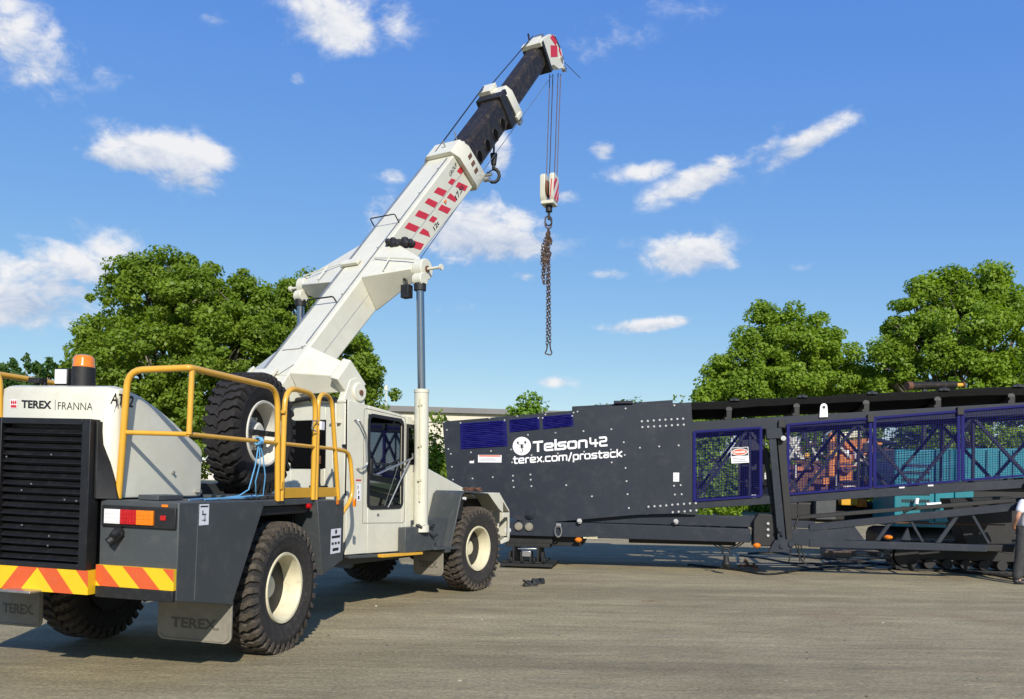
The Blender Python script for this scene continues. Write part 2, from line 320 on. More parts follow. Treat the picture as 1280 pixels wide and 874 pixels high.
def tyre_mb(fr,u,w_out,h,R=.69,Wd=.39,r_rim=.36,side=1,lug=.027,n=36,slots=True):
    """tyre with chevron tread; outer face at w_out, body extends inward (side=+1: outward is +w)"""
    c=fr(u,w_out-side*Wd/2,h); a=fr.n*side; mb=MB(); hw=Wd/2; Rb=R-lug
    prof=[(r_rim,-hw*.72),(r_rim+.03,-hw*.86),(r_rim+.12,-hw*.99),(Rb-.11,-hw),(Rb-.045,-hw*.93),(Rb-.01,-hw*.78),(Rb,-hw*.4),(Rb+.002,0),(Rb,hw*.4),(Rb-.01,hw*.78),(Rb-.045,hw*.93),(Rb-.11,hw),(r_rim+.17,hw*1.01),(r_rim+.16,hw*.985),(r_rim+.10,hw*.97),(r_rim+.03,hw*.86),(r_rim,hw*.72)]
    mb.slot(0).lathe(c,a,prof,n=64)
    x=fr.e; y=fr.k; mb.slot(1)
    def pt(t,ww,r): return c+a*ww+(x*math.cos(t)+y*math.sin(t))*r
    dt=2*PI/n
    for i in range(n):
        for sgn in (-1,1):
            t0=i*dt+(dt/2 if sgn>0 else 0); rings=[]
            for q,(f,sh) in enumerate([(0.02,.62),(.28,.30),(.5,.36),(.78,.02),(.97,0),(1.02,-.01)]):
                ww=sgn*f*hw; tc=t0+sh*dt; wd=dt*(.30 if q<4 else .26); top=R-(0 if q<4 else (.012 if q==4 else .06)); bot=Rb-.03-(0 if q<5 else .06)
                rings.append([pt(tc-wd,ww,bot),pt(tc-wd*.85,ww,top),pt(tc+wd*.85,ww,top),pt(tc+wd,ww,bot)])
            mb.loft(rings)
    return mb
def wheel(fr,u,w_out,h,side=1,tread='tread',rimc='rim',R=.69,Wd=.39,dish=.2,label=None):
    c=fr(u,w_out-side*Wd/2,h); a=fr.n*side; hw=Wd/2; r=.36
    mb=MB(); mb.lathe(c,a,[(r+.012,hw*.80),(r+.006,hw*.90),(r-.018,hw*.88),(r-.03,hw*.7),(r-.045,hw*.2),(r-.06,-.02+hw-dish-.1),(r-.1,hw-dish-.14),(.2,hw-dish-.12),(.135,hw-dish-.09),(.125,hw-dish-.02),(.1,hw-dish+.0),(.001,hw-dish+.005)],n=48)
    mb.lathe(c,a,[(r+.012,-hw*.80),(r-.03,-hw*.7),(r-.05,-hw*.2),(r-.06,hw-dish-.14),(.001,hw-dish-.16)],n=32)
    for i in range(10):
        t=2*PI*i/10; p=c+(fr.e*math.cos(t)+fr.k*math.sin(t))*.175; mb.cyl(p+a*(hw-dish-.12),p+a*(hw-dish-.075),.016,6)
    wh=P('wheel',mb,rimc,smooth=30)
    ty=tyre_mb(fr,u,w_out,h,R=R,Wd=Wd,side=side).build('tyre',[M['rubber'] if tread=='tread' else M['sparetread'],M[tread]],wh,smooth=30)
    bd=MB(); bd.cyl(c-a*(hw*1.0),c-a*(.02),.372,28); bd.build('inner_wheel_shade',M['black'],wh)  # black cylinder added as the shade on the wheel's inner side
    v=MB(); p=c+(fr.e*-.2+fr.k*.02)*1; v.tube([p+a*(hw-dish-.1),p+a*(hw-dish),p+a*(hw-dish+.02)+fr.e*.05],.009,6); v.build('valve_stem',M['steel'],wh)
    if label: wh['label']=label
    return wh
wheel(RB,0,1.25,.69); wheel(RB,0,-1.25,.69,side=-1); wheel(FB,0,1.25,.70); wheel(FB,0,-1.25,.70,side=-1)
for fr in (RB,FB):
    m=MB(); m.cyl(fr(0,-1.0,.7),fr(0,1.0,.7),.13,16); m.ball(fr(0,0,.7),.27,16); m.box(fr,-.2,.2,-.5,.5,.78,.95); P('axle',m,'black')
# --- rear body
m=MB()
for s in (1,-1):
    m.side(RB,[(-1.84,.81),(-1.02,.66),(-.49,1.612),(-1.84,1.62)],s*.502,s*1.25)
    m.side(RB,[(.62,1.59),(1.32,1.585),(1.34,.86),(.80,.73)],s*.95,s*1.25)
m.box(RB,-.49,.62,-1.2,1.2,1.55,1.612); m.box(RB,.62,1.45,-.949,.949,1.5,1.61)
m.box(RB,-1.75,-.5,-.50,.50,.82,1.6)
P('rear_body',m,'grey',bevel=.008)
m=MB(); m.side(RB,[(-.49,1.55),(.62,1.55),(.8,.75),(1.9,.75),(2.9,.85),(2.9,1.35),(1.4,1.49),(-.49,1.5)],-.48,.48)
m.box(RB,-.4,.6,-1.15,-.5,1.45,1.545); m.box(RB,-.4,.6,.5,1.15,1.45,1.545); m.cyl(RB(2.75,0,.7),RB(2.75,0,1.9),.16,20)
m.box(RB,.66,.72,.5,.94,.8,1.5);m.box(RB,.66,.72,-.94,-.5,.8,1.5)
P('rear_chassis',m,'black',bevel=.01)
# seam, decals on the rear side
m=MB(); m.slot(0); a=RB.pick(249,634,1.252); 
m.side(RB,[(-1.60,.79),(-1.595,.79),(-1.575,1.60),(-1.58,1.60)],1.2505,1.252); P('panel_seam',m,'steel')
def sticker(fr,plane,axis,x0,x1,h0,h1,lines,parent=crane,name='sticker',m='paper',red=False):
    """small decal: axis 'w' = on a side wall (x is u), 'u' = on a rear wall (x is w)"""
    s=MB(); s.slot(0)
    pf=(lambda x,h,o: fr(x,plane+o,h)) if axis=='w' else (lambda x,h,o: fr(plane-o,x,h))
    def q(x0,x1,h0,h1,o): s.add([pf(x0,h0,o),pf(x1,h0,o),pf(x1,h1,o),pf(x0,h1,o)],[(0,1,2,3)])
    q(x0,x1,h0,h1,.003); s.slot(1)
    for (a,b,c,d) in lines: q(x0+(x1-x0)*a,x0+(x1-x0)*b,h0+(h1-h0)*c,h0+(h1-h0)*d,.0045)
    return s.build(name,[M[m],M['red' if red else 'ink']],parent,smooth=0)
sticker(RB,1.25,'w',-1.57,-1.43,1.42,1.60,[(.1,.9,.86,.93),(.3,.4,.5,.7),(.3,.7,.48,.54),(.55,.62,.15,.45),(.3,.7,.22,.26)])
sticker(RB,1.25,'w',.98,1.25,.96,1.25,[(.08,.92,.62,.72),(.4,.6,.8,.95),(.1,.3,.36,.46),(.4,.6,.36,.46),(.7,.9,.36,.46),(.2,.8,.1,.22)])
# bumper stripes
def stripes(u,w0,w1,h0,h1,centre,parent,th=.02,pitch=.19,slant=.17):
    b=MB(); b.box(RB,u,u+th,w0,w1,h0,h1); bd=b.build('warning_board',M['sign_yellow'],parent,smooth=0)
    s=MB(); k=-20
    while k<20:
        a=centre+k*pitch*2+pitch*.55; 
        for sg in ((1,) if True else ()):
            pass
        for sg in (1,-1):
            # chevrons fall outward from the centre
            xa=(k*pitch*2+pitch*.45); 
            if xa< -.2: continue
            top0,top1=centre+sg*(xa-slant*.5),centre+sg*(xa+pitch-slant*.5)
            bo0,bo1=centre+sg*(xa+slant*.5),centre+sg*(xa+pitch+slant*.5)
            poly=[(top0,h1),(top1,h1),(bo1,h0),(bo0,h0)]
            def clip(poly,lim,keep):
                out=[]
                for i in range(len(poly)):
                    p,q=poly[i],poly[(i+1)%len(poly)]; ip,iq=keep(p[0],lim),keep(q[0],lim)
                    if ip: out.append(p)
                    if ip!=iq:
                        t=(lim-p[0])/(q[0]-p[0]); out.append((lim,p[1]+(q[1]-p[1])*t))
                return out
            lo,hi=(w0,w1)
            if sg>0: lo=max(lo,centre)
            else: hi=min(hi,centre)
            if hi<=lo: continue
            poly=clip(poly,lo,lambda x,l:x>=l-1e-9); 
            if len(poly)>2: poly=clip(poly,hi,lambda x,l:x<=l+1e-9)
            if len(poly)>2: s.add([RB(u-.002,w,h) for w,h in poly],[tuple(range(len(poly)))])
        k+=1
    s.build('warning_stripe',M['orange'],bd,smooth=0)
stripes(-1.875,.505,1.245,.90,1.075,0,crane,th=.033)
stripes(-1.875,-1.245,-.505,.90,1.075,0,crane,th=.033)
stripes(-1.955,-.50,.50,.83,1.03,0,crane,th=.19)
m=MB()
for s in (1,-1): m.box(RB,-1.88,-1.80,s*.505,s*1.24,.805,.897)
PP('bumper',m,'black',bevel=.006)
m=MB(); m.box(RB,-2.08,-1.90,-.25,.05,.825,.845); P('tow_step',m,'steel',bevel=.005)
# lights
for s in (1,-1):
    m=MB(); m.box(RB,-1.865,-1.842,s*.535,s*1.235,1.40,1.575); pl=P('light_housing',m,'black',bevel=.006)
    for k,(a,b,mm) in enumerate([(.575,.725,'clear'),(.728,.878,'redlens'),(.881,1.04,'amber')]):
        l=MB(); l.box(RB,-1.885,-1.866,s*a,s*b,1.425,1.545)
        for i in range(5):
            for j in range(3): l.box(RB,-1.889,-1.886,s*(a+.014+i*.026),s*(a+.034+i*.026),1.436+j*.034,1.462+j*.034)
        l.build('tail_light',M[mm],pl,bevel=.003)
    l=MB(); l.box(RB,-1.875,-1.866,s*1.10,s*1.15,1.47,1.51); l.build('reflector',M['redlens'],pl,bevel=.002)
    l=MB(); l.box(RB,-1.85,-1.842,s*1.09,s*1.15,1.578,1.60); l.build('marker_lamp',M['amber'],pl,bevel=.002)
m=MB(); m.lathe(RB(-1.845,.70,1.36),-RB.e-RB.k*.4,[(.045,0),(.045,.03),(.035,.07),(.028,.1),(.001,.1)],n=16); m.cyl(RB(-1.85,.72,1.35),RB(-1.93,.66,1.27),.038,14); P('trailer_socket',m,'black')
# mudflaps
def mudflap(fr,u,wa,wb,h0,h1,text=True):
    c=(wa+wb)/2; hw=abs(wb-wa)/2; r=.07
    pts=[(c-hw,h1),(c+hw,h1),(c+hw,h0+r)]+[(c+hw-r+r*math.cos(t*PI/12),h0+r-r*math.sin(t*PI/12)) for t in range(1,6)]+[(c+hw-r,h0),(c-hw+r,h0)]+[(c-hw+r-r*math.sin(t*PI/12),h0+r-r*math.cos(t*PI/12)) for t in range(1,6)]+[(c-hw,h0+r)]
    m=MB(); m.front(fr,pts,u,u+.022)
    inn=[(c+(x-c)*.93,h0+.02+(y-h0)*.9) for x,y in pts]
    m.tube([fr(u-.004,x,y) for x,y in inn[1:-1]],.006,6)
    f=P('mudflap',m,'flap',bevel=.004)
    if text:
        t=MB(); put_text(t,'TEREX.',fr(u-.003,c-hw*.62,h0+.12),fr.n*hw*1.3,fr.k*.10,V((0,0,0)),bold=.035); t.build('raised_lettering',M['flapdark'],f,smooth=0)
mudflap(RB,-1.0,.46,1.235,.29,.70); mudflap(RB,-1.0,-1.40,-.84,.29,.70)
mudflap(FB,-.98,.62,1.18,.33,.76); mudflap(FB,-.98,-1.18,-.62,.33,.76)
# --- engine hood
top=[(-1.84,1.63),(-1.84,2.50),(-1.80,2.565),(-1.72,2.585),(-1.5,2.54),(-1.25,2.45),(-1.03,2.35),(-.83,2.245),(-.66,2.17),(-.59,2.12),(-.59,1.63)]
m=MB(); hp=[]
for w,du,dh,lo in [(-.60,.12,-.06,0),(-.585,.07,-.02,0),(-.50,0,0,0),(.50,0,0,0),(.585,.07,-.02,0),(.60,.12,-.06,0)]:
    hp.append([RB(max(u,-1.84+du) if u<-1.7 else u,w,h+(dh if h>1.7 else 0)) for u,h in top])
m.loft(hp); hood=P('engine_hood',m,'white',smooth=40,bevel=.012,seg=3)
# lower hood sides flare behind grille
m=MB()
for s in (1,-1):
    m.loft([[RB(u,w*s,h) for u,w in [(-1.90,a),(-1.90,a+.02),(-1.80,b),(-1.70,b-.03)]] for a,b,h in [(.482,.632,1.625),(.482,.575,1.85),(.482,.51,2.08),(.482,.497,2.27)]])
m.pieces('grille_surround',M['black'],hood,bevel=.004)
m=MB(); m.slot(0)
for s in (1,-1): m.box(RB,-1.96,-1.845,s*.40,s*.48,1.03,2.285)
m.box(RB,-1.96,-1.845,-.398,.398,2.235,2.285); m.box(RB,-1.96,-1.845,-.398,.398,1.031,1.075)
m.box(RB,-1.87,-1.85,-.395,.395,1.08,2.23)
for i in range(18):
    h=1.115+i*.0625; m.loft([[RB(u,w,hh) for u,hh in [(-1.952,h-.018),(-1.94,h-.024),(-1.885,h+.022),(-1.895,h+.028)]] for w in (-.397,.397)])
gr=m.build('grille',M['grille'],hood,bevel=.003)
m=MB()
rn=random.Random(3)
for i in range(9): p=(rn.uniform(-.36,.36),rn.uniform(1.15,2.1)); m.box(RB,-1.957,-1.95,p[0],p[0]+.012,p[1],p[1]+.012)
m.pieces('grille_fastener',M['steel'],gr)
m=MB(); m.cyl(RB(-1.60,.085,2.56),RB(-1.60,.085,2.76),.095,24); bc=m.build('beacon',M['black'],hood,bevel=.006)
m=MB(); m.lathe(RB(-1.60,.085,2.76),RB.k,[(.09,0),(.088,.03),(.085,.035),(.086,.075),(.07,.1),(.03,.112),(.001,.113)],n=24); m.build('amber_dome',M['amber'],bc)
m=MB(); m.box(RB,-1.63,-1.52,-.19,-.05,2.60,2.75); wl=m.build('work_light',M['black'],hood,bevel=.008)
m=MB(); m.box(RB,-1.638,-1.631,-.18,-.06,2.612,2.738); m.build('lens',M['clear'],wl); m=MB(); m.cyl(RB(-1.57,-.12,2.55),RB(-1.57,-.12,2.6),.02,8); m.build('bracket',M['black'],wl)
m=MB(); m.box(RB,-1.72,-1.62,-.38,-.27,2.61,2.655); m.box(RB,-1.66,-1.63,-.30,-.26,2.57,2.62);m.box(RB,-1.66,-1.63,-.37,-.34,2.57,2.62); m.build('camera_bracket',M['black'],hood,bevel=.004)
# lettering on the hood
def hood_pt(px,py): w,h=RB.picku(px,py,-1.84); return RB(-1.843,w,h)
m=MB(); a=hood_pt(27,510); b=hood_pt(64.5,511.3); put_text(m,'TEREX',a,b-a,RB.k*.068,V((0,0,0)),bold=.035)
a=hood_pt(72.5,511.8); b=hood_pt(116,512.8); put_text(m,'FRANNA',a,b-a,RB.k*.062,V((0,0,0)),bold=-.008)
a=hood_pt(68.8,513); m.add([a,a+RB.n*.004,a+RB.n*.004+RB.k*.09,a+RB.k*.09],[(0,1,2,3)]); m.build('maker_lettering',M['ink'],hood,smooth=0)
m=MB(); a=hood_pt(13,510.5); w=.072
m.slot(0); m.add([a,a+RB.n*w,a+RB.n*w+RB.k*w*1.05,a+RB.k*w*1.05],[(0,1,2,3)])
m.slot(1)
for x0,x1,y0,y1 in [(.08,.92,.08,.38),(.1,.3,.5,.9),(.42,.58,.45,.9),(.7,.9,.5,.9),(.1,.9,.6,.7)]:
    o_=a-RB.e*.0015*(1+x0); m.add([o_+RB.n*w*x0+RB.k*w*1.05*y0,o_+RB.n*w*x1+RB.k*w*1.05*y0,o_+RB.n*w*x1+RB.k*w*1.05*y1,o_+RB.n*w*x0+RB.k*w*1.05*y1],[(0,1,2,3)])
m.build('maker_badge',[M['paper'],M['red']],hood,smooth=0)
m=MB(); u0,h0=RB.pick(137.5,505,.603); u1,_=RB.pick(166,506,.603); put_text(m,'AT22',RB(u0,.6035,h0),RB.e*(u1-u0)+RB.k*-.005,RB.k*.10+RB.e*.02,V((0,0,0)),bold=.02); m.build('model_lettering',M['ink'],hood,smooth=0)
m=MB(); m.cyl(RB(-1.05,.6,1.86),RB(-1.05,.625,1.86),.014,10); m.cyl(RB(-.68,.6,1.68),RB(-.68,.66,1.68),.02,10); m.pieces('hood_latch',M['steel'],hood)
# deck box behind hood
m=MB(); m.box(RB,-1.66,-1.32,.72,.92,1.622,1.665); m.box(RB,-.6,.62,.62,1.1,1.615,1.65); m.box(RB,-.2,1.3,-1.0,.3,1.615,1.75); PP('deck_plate',m,'grey',bevel=.006)
# spare wheel
sw=wheel(RB,.45,.70,2.315,tread='sparetread',rimc='sparerim',R=.68,Wd=.37,dish=.09); sw['label']='spare wheel with white rim standing upright on the rear deck'
m=MB(); m.box(RB,.42,.50,.60,.72,2.29,2.34); m.box(RB,.16,.74,.66,.69,2.29,2.35); m.box(RB,.36,.54,.2,.33,1.6,2.3); m.box(RB,.2,.7,.28,.34,1.6,1.9); P('spare_wheel_bracket',m,'black',bevel=.006)
# --- handrails
def rail(paths, r=.029):
    m=MB()
    for pts,rr in paths: m.tube(pts,rr,10)
    return P('handrail',m,'yellow',smooth=60)
for s in (1,-1):
    rail([(rounded([RB(-1.75,s*.60,1.63),RB(-1.75,s*.655,2.715),RB(-1.70,s*1.205,2.745),RB(-1.66,s*1.21,2.745)],.14),.029),
      ([RB(-1.66,s*1.21,2.745),RB(-1.6,s*1.212,2.745)],.029),
      (rounded([RB(-1.66,s*1.21,2.745),RB(-.24,s*1.2,2.745),RB(-.17,s*1.2,1.60)],.2),.029),
      ([RB(-1.745,s*.64,2.19),RB(-1.69,s*1.2,2.19)],.021),([RB(-1.69,s*1.2,2.19),RB(-.2,s*1.2,2.19)],.021),([RB(-1.68,s*1.208,2.19),RB(-1.67,s*1.21,2.735)],.024)])
rail([(rounded([RB(-.10,1.2,1.60),RB(-.085,1.2,2.78),RB(.60,1.2,2.775),RB(.60,1.2,1.60)],.22),.029),([RB(-.09,1.2,2.19),RB(.6,1.2,2.19)],.02)])
rail([(rounded([RB(.67,1.2,1.60),RB(.66,1.2,2.80),RB(.99,1.2,2.80),RB(1.30,1.2,1.40),RB(1.36,1.24,1.40)],.16)[:-3],.026),([RB(.66,1.2,2.19),RB(1.10,1.2,2.19)],.02),
      (rounded([RB(1.10,1.2,2.19),RB(1.5,1.22,2.17),RB(1.60,1.24,1.62),RB(1.32,1.2,1.38)],.16),.026)])
m=MB(); m.box(RB,-.06,.57,1.185,1.20,1.625,1.735); m.box(RB,.70,1.22,1.185,1.20,1.625,1.735); PP('kick_plate',m,'yellow',bevel=.003)
m=MB(); m.box(RB,-.145,-.115,1.17,1.23,2.50,2.53); m.box(RB,-.15,-.11,1.17,1.23,1.72,1.80); PP('rail_clamp',m,'yellow',bevel=.003)
m=MB(); m.box(RB,.655,.74,1.225,1.25,2.385,2.48); P('rail_latch',m,'paper',bevel=.004)
m=MB(); m.tube([RB(.47,1.23,2.38),RB(.47,1.24,2.47),RB(.6,1.24,2.48)],.008,6);m.tube([RB(.47,1.23,2.38),RB(.55,1.24,2.36)],.008,6); P('latch_wire',m,'steel')
m=MB(); m.box(RB,1.52,1.56,1.27,1.30,1.50,1.60); m.box(RB,1.10,1.16,1.252,1.262,1.535,1.585); PP('side_reflector',m,'amber',bevel=.003)
m=MB(); m.cyl(RB(.50,1.19,1.53),RB(.50,1.23,1.53),.03,12); P('side_lamp',m,'redlens')
# --- front body
prof_cab=[(-3.13,.81),(-3.13,2.86),(-1.72,2.735),(-1.60,2.62),(-1.53,2.25),(-1.55,.76)]
m=MB()
wu0,wu1,wh0,wh1=-2.70,-1.935,1.43,2.70
for s in (1,-1):
    a,b=s*1.06,s*1.1
    if s<0: wq=( -2.70,-1.935)
    m.side(FB,[(-3.13,.81),(wu0,.80),(wu0,2.822),(-3.13,2.86)],a,b)
    m.side(FB,[(wu0,.80),(wu1,.778),(wu1,wh0-.03),(wu0,wh0)],a,b)
    m.side(FB,[(wu0,wh1),(wu1,wh1-.01),(wu1,2.754),(wu0,2.822)],a,b)
    m.side(FB,[(wu1,.778),(-1.84,.773),(-1.84,2.75),(wu1,2.754)],a,b)
    m.side(FB,[(-1.84,.773),(-1.55,.76),(-1.54,2.05),(-1.84,2.05)],a,b)
    m.side(FB,[(-1.84,2.62),(-1.62,2.62),(-1.72,2.735),(-1.84,2.75)],a,b)
m.side(FB,[(-3.13,2.82),(-3.13,2.86),(-1.72,2.735),(-1.72,2.70)],-1.058,1.058)
m.box(FB,-3.13,-3.09,-1.058,.10,.85,2.815); m.box(FB,-3.13,-3.09,.72,1.058,.85,2.815)
m.box(FB,-3.13,-3.09,.102,.718,.85,1.95); m.box(FB,-3.13,-3.09,.102,.718,2.60,2.815)
m.box(FB,-1.60,-1.56,-1.058,1.058,.80,2.1)
cab=P('cab',m,'white',bevel=.01)
m=MB(); m.box(FB,-3.0,-1.65,-1.05,1.05,.85,1.05); m.box(FB,-2.1,-1.62,-1.0,1.0,1.06,1.75); m.box(FB,-3.05,-2.95,-1.05,1.05,1.06,2.7)
m.build('cab_interior',M['interior'],cab)
m=MB(); m.box(FB,-2.75,-2.3,.2,.7,1.06,1.6); m.box(FB,-2.88,-2.74,.2,.7,1.5,2.25); m.build('seat',M['interior'],cab,bevel=.04)
m=MB(); m.tube([FB(-2.12,.45,2.05)+ (FB.n*math.cos(t*PI/10)+ (FB.k*.8-FB.e*.6)*math.sin(t*PI/10))*.2 for t in range(20)],.014,6,closed=True); m.tube([FB(-2.12,.45,2.05),FB(-1.9,.45,1.75)],.03,8); m.build('steering_wheel',M['interior'],cab)
def rr_frame(fr,w,u0,u1,h0,h1,r,wd,dh=0):
    """rounded window ring in (u,h): outer/inner loops"""
    def loop(e):
        pts=[]; R=max(r-e,.01)
        for (cu,ch,a0) in [(u1-R-e,h1-R-e+dh,0),(u0+R+e,h1-R-e,PI/2),(u0+R+e,h0+R+e,PI),(u1-R-e,h0+R+e,1.5*PI)]:
            for k in range(6): t=a0+PI/2*k/5; pts.append((cu+R*math.cos(t),ch+R*math.sin(t)))
        return pts
    return loop(0),loop(wd)
for s in (1,-1):
    o_,i_=rr_frame(FB,1.1,-2.72,-1.915,1.40,2.715,.10,.045,-.02)
    m=MB(); n=len(o_); w=s*1.102; w2=s*1.114
    rings=[[FB(u,w,h) for u,h in o_],[FB(u,w2,h) for u,h in o_],[FB(u,w2,h) for u,h in i_],[FB(u,w,h) for u,h in i_]]
    m.loft(rings+[rings[0]],cap=False); m.box(FB,-2.655,-1.975,s*1.085,s*1.098,2.02,2.045); wf=m.build('door_window',M['ink'],cab)
    g=MB(); g.add([FB(u,s*1.09,h) for u,h in i_],[tuple(range(n))]); g.build('pane',M['glass'],wf,smooth=0)
    g=MB(); g.add([FB(u,s*1.08,h) for u,h in [(-1.84,2.05),(-1.545,2.05),(-1.62,2.62),(-1.84,2.62)]],[(0,1,2,3)]); g.build('quarter_pane',M['glass'],cab,smooth=0)
    g=MB(); g.side(FB,[(-1.85,2.04),(-1.80,2.04),(-1.80,2.63),(-1.85,2.63)],s*1.101,s*1.108); g.side(FB,[(-1.799,2.58),(-1.60,2.56),(-1.62,2.63),(-1.799,2.63)],s*1.101,s*1.108); g.side(FB,[(-1.799,2.04),(-1.56,2.04),(-1.56,2.09),(-1.799,2.09)],s*1.101,s*1.108); g.build('window_seal',M['ink'],cab)
g=MB(); g.add([FB(-1.545,-1.05,2.1),FB(-1.545,1.05,2.1),FB(-1.70,1.05,2.72),FB(-1.70,-1.05,2.72)],[(0,1,2,3)]); g.build('windscreen',M['glass'],cab,smooth=0)
# door outline, handle, grab rail, wiper arms, seams
m=MB(); 
dl=rounded([FB(-2.80,1.1015,1.22),FB(-2.80,1.1015,2.78),FB(-1.87,1.1015,2.715),FB(-1.87,1.1015,1.19),FB(-2.80,1.1015,1.22)],.06,3); m.tube(dl,.0035,4); m.build('door_seam',M['flapdark'],cab)
m=MB(); m.side(FB,[(-2.70,1.88),(-2.64,1.88),(-2.64,2.10),(-2.70,2.10)],1.115,1.15); m.build('door_handle',M['black'],cab,bevel=.01)
m=MB(); m.tube(rounded([FB(-3.0,1.1,2.60),FB(-2.98,1.17,2.60),FB(-2.83,1.17,2.40),FB(-2.80,1.17,2.0),FB(-2.92,1.17,1.95),FB(-2.94,1.1,1.95)],.05),.013,8); m.build('grab_rail',M['steel'],cab)
m=MB(); m.tube([FB(-2.60,1.16,1.88),FB(-1.80,1.18,2.13),FB(-1.72,1.12,2.2)],.014,8); m.tube([FB(-2.28,1.12,1.42),FB(-1.95,1.16,1.95),FB(-1.86,1.18,2.10)],.011,8); m.pieces('mirror_arm',M['steel'],cab)
m=MB(); m.box(FB,-1.70,-1.62,1.12,1.16,1.95,2.65); m.build('mirror',M['chrome'],cab,bevel=.01)
sticker(FB,1.1,'w',-2.93,-2.85,1.52,1.75,[(.2,.4,.7,.9),(.4,.6,.4,.6),(.3,.7,.1,.3)],parent=cab); 
m=MB(); m.side(FB,[(-2.95,1.79),(-2.84,1.79),(-2.84,1.81),(-2.95,1.81)],1.101,1.103); m.build('warning_line',M['red'],cab)
m=MB(); m.add([FB(-2.5,1.1012,1.30),FB(-2.44,1.1012,1.30),FB(-2.45,1.1012,1.34),FB(-2.49,1.1012,1.34)],[(0,1,2,3)]); m.build('door_lock',M['steel'],cab)
m=MB(); m.side(FB,[(-3.13,.80),(-1.55,.752),(-1.45,.72),(-1.5,.70),(-3.12,.765)],1.0,1.16); m.side(FB,[(-3.0,.60),(.9,.60),(.9,.9),(-3.0,.9)],-.6,.6); P('sill',m,'grey',bevel=.006)
m=MB(); m.side(FB,[(-2.55,.785),(-1.62,.757),(-1.62,.72),(-2.55,.742)],1.165,1.26); st_=P('step',m,'yellow',bevel=.004)
# rear equipment on the cab back: black panel painted as the shade of an opening, white duct, pipes, tank
m=MB(); m.box(FB,-3.16,-3.131,.115,.705,1.965,2.59); P('engine_opening_shade',m,'void'); m=MB(); m.box(FB,-3.5,-3.135,.0,.35,.85,1.35); P('valve_block',m,'ink')
m=MB(); m.tube(rounded([FB(-3.2,-.15,2.5),FB(-3.2,.0,2.86),FB(-3.2,.60,2.90),FB(-3.2,.95,2.86)],.3),.035,10); P('hydraulic_hose',m,'black')
m=MB(); m.tube(rounded([FB(-3.17,.70,2.85),FB(-3.17,.93,2.83),FB(-3.17,.95,1.2)],.05),.016,8); m.tube([FB(-3.17,.88,2.78),FB(-3.17,.88,1.9)],.014,8); m.box(FB,-3.18,-3.135,.82,1.0,2.55,2.57); P('brake_pipe',m,'white')
m=MB(); m.tube([FB(-3.14,1.09,2.86),FB(-3.14,1.095,2.3),FB(-3.14,1.09,1.6)],.011,6); m.cyl(FB(-3.16,1.05,2.25),FB(-3.16,1.1,2.25),.02,8); m.cyl(FB(-3.2,.62,2.0),FB(-3.2,.62,1.75),.06,12); m.tube([FB(-3.25,.7,1.9),FB(-3.28,.78,1.7),FB(-3.2,.70,1.5),FB(-3.2,.66,1.2)],.012,6); m.box(FB,-3.25,-3.135,.55,.78,1.62,1.72); P('cab_pipework',m,'black')
m=MB(); m.cyl(FB(-3.2,.62,2.01),FB(-3.2,.62,2.12),.07,12); P('red_cap',m,'rust')
m=MB(); m.box(FB,-3.26,-3.251,.62,.68,1.74,1.84); P('valve_tag',m,'yellow')
# nose
m=MB(); m.side(FB,[(-1.559,.85),(-1.559,2.26),(.43,1.675),(.90,1.45),(.95,.9),(.6,.8)],-.68,.68); P('nose',m,'white',bevel=.02,seg=3)
# fenders
for s in (1,-1):
    m=MB(); a,b=s*.682,s*1.25
    rr=.17; pts=[(-.90,.73),(-.62,1.50),(-.585,1.60),(-.50,1.655),(.23,1.612),(.235,1.585),(-.48,1.625),(-.555,1.58),(-.59,1.49),(-.87,.73)]
    if s>0:
        # rear face is rounded toward the body
        m.side(FB,pts,s*.70,b)
    else: m.side(FB,pts,a,b)
    m.side(FB,[(-1.0,.70),(-.87,.70),(-.86,.75),(-1.0,.77)],a,b)
    P('fender',m,'grey',bevel=.008)
    m=MB(); m.side(FB,[(-.56,1.50),(-.47,1.62),(.22,1.58),(.90,1.22),(.95,.8),(.88,.8),(.80,1.15),(.18,1.45),(-.3,1.5),(-.5,1.45)],a*1.0,s*.74); m.box(FB,-.5,.9,s*.70,s*.72,.85,1.5); m.side(FB,[(-.585,1.2),(-.5,1.2),(-.42,1.58),(-.5,1.58)],a,s*1.2);P('wheel_arch_liner',m,'black')
    m=MB(); pts=[(.235,1.612),(.62,1.61),(.98,1.30),(.99,.80),(.94,.76),(.70,.73),(.71,.76),(.90,.80),(.93,.84),(.93,1.17),(.82,1.23),(.26,1.585)]
    m.side(FB,[(.235,1.612),(.62,1.605),(.74,1.50),(.74,1.27),(.62,1.33)],s*1.235,b)
    m.side(FB,[(.742,1.50),(.755,1.48),(.97,1.30),(.95,1.285),(.742,1.46)],s*1.1,b)
    m.side(FB,[(.742,1.27),(.97,1.27),(.985,.82),(.92,.84),(.92,1.16),(.90,1.19),(.742,1.19)],s*1.235,b)
    m.side(FB,[(.92,.835),(.985,.815),(.95,.77),(.72,.735),(.72,.765)],s*1.18,b)
    m.side(FB,[(.235,1.62),(.64,1.618),(.99,1.31),(1.0,.85),(.985,.85),(.972,1.30),(.63,1.606),(.235,1.605)],a,s*1.233)
    P('front_guard',m,'white',bevel=.004)
    m=MB(); m.cyl(FB(-.47,s*1.21,1.53),FB(-.47,s*1.255,1.53),.025,12); m.cyl(FB(.98,s*1.2,.95),FB(1.03,s*1.2,.95),.05,12); PP('lamp',m,'clear')
m=MB(); m.side(FB,[(-2.03,.755),(-.95,.72),(-.95,.80),(-1.5,1.12),(-1.5,1.14),(-2.03,1.13)],1.11,1.245) if False else m.box(FB,-2.03,-1.30,1.112,1.245,.765,1.13)
